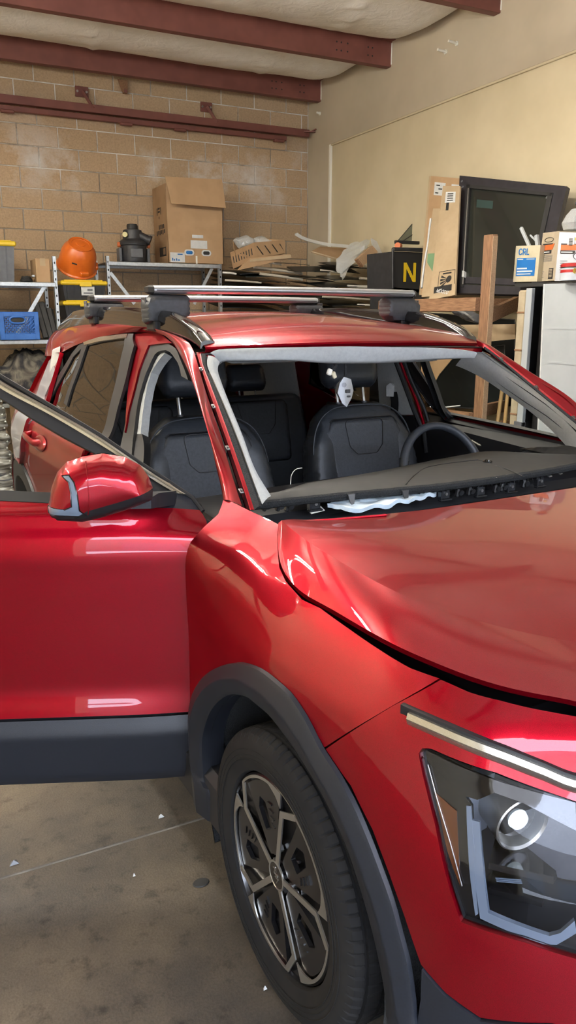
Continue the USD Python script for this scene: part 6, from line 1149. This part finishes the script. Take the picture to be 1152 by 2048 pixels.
# black framed glass
C = q3([(922, 353), (1137, 375), (1084, 592), (911, 588)], [3.02, 3.02, 2.66, 2.66]); nb = np.cross(C[1]-C[0], C[3]-C[0]); nb /= np.linalg.norm(nb); nb *= np.sign(nb@(CAMR-C.mean(0)))
t = Th('framed_glass', 'large black framed sunroof glass leaning against the side wall', 'glass', C[3]); FRM = noisy('black_frame', (.022, .021, .026), (.034, .032, .038), 18., .4, space='object'); t.add('back_panel', slab(C, .02), FRM)
def bar(s0, t0, s1, t1, h): Q = np.array([bil(C, s0, t0), bil(C, s1, t0), bil(C, s1, t1), bil(C, s0, t1)]); return hull(np.vstack([Q, Q+nb*h]))
gl = t.add('pane', bar(.115, .10, .87, .93, .004), plain('smoked_glass', (.022, .024, .020), .10, coat=.3))
for b in ((0, 0, 1, .09), (0, .93, 1, 1.0), (0, .09, .105, .93), (.88, .09, 1, .93)): t.add('frame_bar', bar(*b, .018), FRM)
t.add('frame_track', cat(bar(.085, .075, .125, .95, .026), bar(.085, .075, .90, .105, .026), bar(.865, .075, .905, .6, .026)), INK); t.add('silver_bead', tube([bil(C, .112, .11)+nb*.028, bil(C, .110, .5)+nb*.028, bil(C, .118, .93)+nb*.028], .005, 6), STEEL); t.add('cable_tag', bar(.105, .82, .128, .87, .034), PAPER)
for s_, t_ in ((.03, .05), (.04, .10), (.86, .12)): t.add('rivet', cyl(bil(C, s_, t_)+nb*.017, bil(C, s_, t_)+nb*.022, .010, 10), GRP)
t.add('reflected_sticker', bar(.19, .19, .36, .26, .0046), plain('green_sticker', (.03, .055, .05), .3), gl); t.add('lower_rail', bar(.13, .86, .70, .915, .012), FRM)
# dark glass in the rack below
for lab, px, X in [('dark curved windshield standing in the lower rack behind the stud', [(935, 700), (1010, 690), (1010, 820), (850, 812), (858, 790), (880, 750), (905, 720)], 2.75), ('dark windshield in the rack behind the thin cardboard sheet', [(845, 625), (1030, 640), (1030, 812), (965, 812), (880, 700), (845, 680)], 3.0)]:
    P_ = np.array([rat(u, v, 'x', X) for u, v in px]); z_ = P_[:, 2].min(); m = extrude(rpoly(P_[:, [1, 2]], .03), .006, (X, 0, 0), np.array([[0, 0, 1], [1, 0, 0], [0, 1, 0]])); t = Th('windshield', lab, 'glass', (X, P_[:, 1].mean(), z_)); t.add('pane', m, AGLASS); t.add('edge_bead', tube(np.c_[np.full(len(P_), X-.004), P_[:, 1:]], .006, 6, True), INK)
t = Th('plastic_bag', 'clear plastic bag with a dark fold lying on the rack under the rail', 'bag', rat(925, 632, 'x', 2.4)); bq = np.array([rat(u, v, 'x', 2.4)[1:] for u, v in [(905, 616), (930, 618), (950, 630), (955, 645), (935, 640), (912, 628)]]); t.add('bag_body', pillow(Polygon(bq).buffer(.01), .05, .05, .04, .012, lambda V: np.c_[2.4-V[:, 2]+.02*meshkit.noise(V*40), V[:, 0], V[:, 1]]), GRP, None, True); t.add('bag_fold', tube([rat(908, 618, 'x', 2.33), rat(930, 626, 'x', 2.33), rat(948, 640, 'x', 2.34)], .008, 6), FILM)
for i, (a, b, lab) in enumerate([((1010, 740), (993, 858), 'left pale wooden pole standing behind the far front door'), ((1020, 740), (1008, 862), 'right pale wooden pole standing behind the far front door')]):
    p, q = rat(*a, 'x', 2.42+.05*i), rat(*b, 'x', 2.36+.05*i); d = (q-p)/(q-p)[2]; q = q-d*q[2]; t = Th('wooden_pole', lab, 'pole', q); t.add('pole', tube([p-d*-.25*0+np.array([0, 0, 0]), q], .014, 12), noisy('pale_pole_%d' % i, (.62, .40, .16), (.70, .48, .22), 8., .5, space='object')); t.add('pole_end', cyl(p, p+(p-q)/np.linalg.norm(p-q)*.012, .012, 12), PINE)
# white cabinet, post, panel with the black top
CX0, CX1, CY0, CZ = 2.50, 3.12, 2.26, 1.742
t = Th('work_counter', 'counter with a black top carrying the product cartons', 'counter', (2.6, 2.6, 0)); t.add('counter_top', slab(np.array([rat(1028, 567, 'x', 2.36), rat(1200, 562, 'x', 2.36), rat(1200, 570, 'x', 2.36), rat(1030, 574, 'x', 2.36)]), .46), INK)
cz = float(rat(1035, 572, 'x', 2.36)[2])-.01; pA, pB = rat(1036, 575, 'x', 2.36), rat(1052, 575, 'x', 2.36)
t.add('counter_leg', box(.40, .10, cz, (2.60, float(pA[1])-.03, cz/2)), DGREY); t.add('counter_body', box(.42, .80, cz-.02, (2.62, 2.30, (cz-.02)/2)), DGREY)
t = Th('white_post', 'white upright post under the end of the counter', 'post', (2.32, float(rat(1060, 600, 'x', 2.32)[1]), 0)); y_ = float(rat(1060, 600, 'x', 2.32)[1]); t.add('post_body', box(.03, .055, cz-.01, (2.32, y_, (cz-.01)/2), .003), WPANEL); t.add('strap', cat(box(.045, .075, .035, (2.32, y_+.01, .80), .004)), GRP)
t = Th('foam_roll', 'dusty beige foam board standing beside the white post', 'board', (2.34, y_+.09, 0)); t.add('board', box(.06, .085, cz-.02, (2.36, y_+.09, (cz-.02)/2), .012), noisy('beige_foam', (.36, .30, .20), (.44, .37, .26), 12., .8, space='object'))
for z in (1.55, 1.30, 1.02, .86): t.add('groove', box(.005, .07, .012, (2.328, y_+.09, z), .002), PINE)
C = np.array([rat(u, v, 'x', 2.27) for u, v in [(1090, 568), (1240, 563), (1240, 1030), (1074, 1010)]]); C[2][2] = C[3][2] = .01
t = Th('metal_sheet', 'white ribbed metal sheet leaning against the counter', 'panel', C[3]); t.add('sheet', slab(C, .03), WPANEL)
for k in range(6): t.add('rib', xf(face(C, .10, .155+.125*k, .98, .163+.125*k, .003, .004), (0, 0, 0)), WPANEL)
t.add('panel_edge', slab(np.array([C[0]+[-.002, .012, 0], C[0]-[.002, 0, 0], C[3]-[.002, 0, 0], C[3]+[-.002, .012, 0]]), .03), PAPER)
# cartons on the counter
Ct = np.array([rat(u, v, 'x', 2.40) for u, v in [(1032, 492), (1082, 490), (1074, 563), (1026, 563)]])
def counter_box(name, label, px, X, dep, mat, cat_='box'):
    C = np.array([rat(u, v, 'x', X) for u, v in px]); t = Th(name, label, cat_, C[3]); m = hull(np.vstack([C, C+[dep, 0, 0]])); o = t.add('carton_body', m, mat); return t, C, o
IV = noisy('cream_carton', (.46, .41, .28), (.54, .48, .34), 14., .7, space='object')
t, C, o = counter_box('product_carton', 'cream carton marked CRL with a blue panel, with white tools sticking out', [(1032, 492), (1081, 490), (1074, 563), (1026, 564)], 2.40, .045, IV)
t.add('lettering', words(C, .13, .25, .040, 'CRL', True), BLUEINK, o, label='blue letters CRL'); t.add('blue_panel', face(C, .10, .34, .87, .84), BLUEINK, o)
t.add('panel_print', cat(face(C, .13, .365, .36, .385, .003), face(C, .50, .365, .83, .385, .003), face(C, .14, .61, .55, .65, .003), face(C, .14, .69, .78, .73, .003), face(C, .14, .77, .72, .80, .003)), PAPER, o)
for u0, v0, u1, v1, r_ in ((1042, 455, 1060, 495, .011), (1073, 470, 1076, 496, .013), (1060, 470, 1072, 482, .006)):
    t.add('white_tool', beam(rat(u0, v0, 'x', 2.46), rat(u1, v1, 'x', 2.46), r_*2, r_*2, up=(1, 0, 0), r=.004), WPANEL)
TAN = noisy('tan_carton', (.38, .32, .23), (.44, .37, .27), 14., .7, space='object'); WHC = noisy('white_carton', (.46, .49, .54), (.52, .55, .60), 14., .6, space='object')
CT2 = np.array([rat(u, v, 'x', x) for u, v, x in [(1086, 466, 2.47), (1119, 462, 2.36), (1110, 561, 2.36), (1074, 563, 2.47)]]); CT3 = np.array([rat(u, v, 'x', x) for u, v, x in [(1119, 464, 2.36), (1170, 466, 2.40), (1168, 562, 2.40), (1109, 562, 2.36)]])
t = Th('product_carton', 'tall tan and white oil carton on the counter, orange printed', 'box', CT2[3]); o = t.add('carton_side', slab(CT2, .12), TAN); o2 = t.add('carton_front', slab(CT3, .14), WHC)
for O_, C_ in ((o, CT2), (o2, CT3)):
    t.add('orange_print', slab(np.array([bil(C_, .12, .26), bil(C_, .80, .24), bil(C_, .70, .36), bil(C_, .12, .37)])-[.004, .002, 0], .001), ORINK, O_); t.add('black_print', cat(face(C_, .12, .23, .70, .255, .003), face(C_, .12, .37, .66, .44, .003)), INK, O_); t.add('print_line', cat(face(C_, .16, .395, .58, .415, .006)), PAPER, O_)
t.add('oval_mark', tube([bil(CT2, .45+.26*math.cos(a), .155+.045*math.sin(a))-np.array([.004, .002, 0]) for a in np.arange(24)/24*6.283], .0018, 5, True), INK, o); t.add('barcode', cat(face(CT2, .62, .74, .86, .96, .002)), INK, o); t.add('barcode_lines', cat(*[face(CT2, .66, .76+.03*k, .82, .775+.03*k, .004) for k in range(6)]), TAN, o)
t.add('small_print', cat(*[face(CT2, .12, .47+.02*k, .74, .478+.02*k, .002) for k in range(7)], face(CT2, .16, .80, .36, .81, .002), face(CT2, .16, .84, .30, .85, .002), face(CT2, .14, .92, .36, .93, .002)), GRP, o); t.add('sticker', face(CT3, .36, .09, .62, .31, .004), PAPER, o2); t.add('sticker_code', cat(*[face(CT3, .42, .12+.018*k, .56, .13+.018*k, .006) for k in range(9)]), INK, o2); t.add('yellow_dot', face(CT3, .64, .10, .76, .16, .004), GOLD, o2); t.add('small_print', cat(*[face(CT3, .14, .58+.045*k, .40, .592+.045*k, .002) for k in range(5)]), GRP, o2); t.add('round_mark', tube([bil(CT3, .74+.14*math.cos(a), .48+.07*math.sin(a))-np.array([.004, .003, 0]) for a in np.arange(20)/20*6.283], .0022, 5, True), GRP, o2)
cp = rat(1150, 545, 'x', 2.26); cr = float(np.linalg.norm(rat(1150, 545, 'x', 2.26)-rat(1129, 545, 'x', 2.26))); zc0, zc1 = float(rat(1150, 561, 'x', 2.26)[2]), float(rat(1150, 527, 'x', 2.26)[2])
t = Th('tin_can', 'small cream and red tin at the right edge in front of the oil carton', 'can', (cp[0], cp[1], zc0)); t.add('can_body', lathe([(0, zc0), (cr, zc0), (cr, zc1-.02), (0, zc1-.02)], 32, c=(cp[0], cp[1], 0)), WHC); t.add('can_lid', lathe([(cr*1.02, zc1-.022), (cr*1.03, zc1-.006), (cr*.9, zc1), (0, zc1)], 32, c=(cp[0], cp[1], 0)), REDINK); t.add('red_band', lathe([(cr*1.008, zc0+.045), (cr*1.008, zc0+.062)], 32, c=(cp[0], cp[1], 0)), REDINK); t.add('black_band', lathe([(cr*1.008, zc0+.072), (cr*1.008, zc0+.080)], 32, c=(cp[0], cp[1], 0)), INK); t.add('gold_mark', lathe([(0, 0), (.016, 0), (.016, .002), (0, .002)], 20, 'y', c=(cp[0]-cr*.75, cp[1]-cr*.72, zc0+.053)), GOLD)
jc = rat(1152, 433, 'x', 2.48); t = Th('bottle_bag', 'clear bag with an orange capped bottle on top of the oil carton', 'bag', jc-[0, 0, .09]); t.add('bag_body', xf(lathe([(0, -.085), (.07, -.08), (.085, -.04), (.06, .01), (.03, .045), (0, .05)], 24), jc), FILM); t.add('bottle', xf(lathe([(0, -.08), (.045, -.08), (.045, .0), (.02, .03), (0, .03)], 20), jc+[.03, -.02, 0]), GRP); t.add('bottle_cap', xf(cyl((0, 0, .03), (0, 0, .07), .026, 16), jc+[.02, -.02, 0]), ORINK); t.add('bottle_lid', xf(lathe([(.040, .072), (.042, .085), (0, .115)], 18), jc+[.02, -.02, 0]), GRP)
# scraps on the floor
for i, (u, v, s) in enumerate([(322, 1632, .010), (268, 1750, .004), (530, 1976, .005), (28, 1725, .014)]):
    p = rat(u, v, 'z', .004); tag(obj('floor_scrap', hull(p+np.array([(-s, -s*.6, -.003), (s, -s*.5, -.003), (s*.6, s, -.003), (-s*.5, s*.8, -.003), (0, 0, .006+s*.2), (s*.3, -.2*s, .005)])), PAPER if i < 3 else GRP), ['white paper scrap on the floor under the open door', 'tiny white chip on the floor left of the front wheel', 'tiny pale chip on the floor beside the front tyre', 'grey flake on the floor joint at the left edge'][i], 'scrap')
p = rat(402, 1765, 'z', .002); tag(obj('floor_spot', xf(lathe([(.022, -.001), (.020, .0015), (0, .002)], 20), p, sc=(1.1, .8, 1)), INK), 'round black rubber spot on the floor left of the front wheel', 'spot')
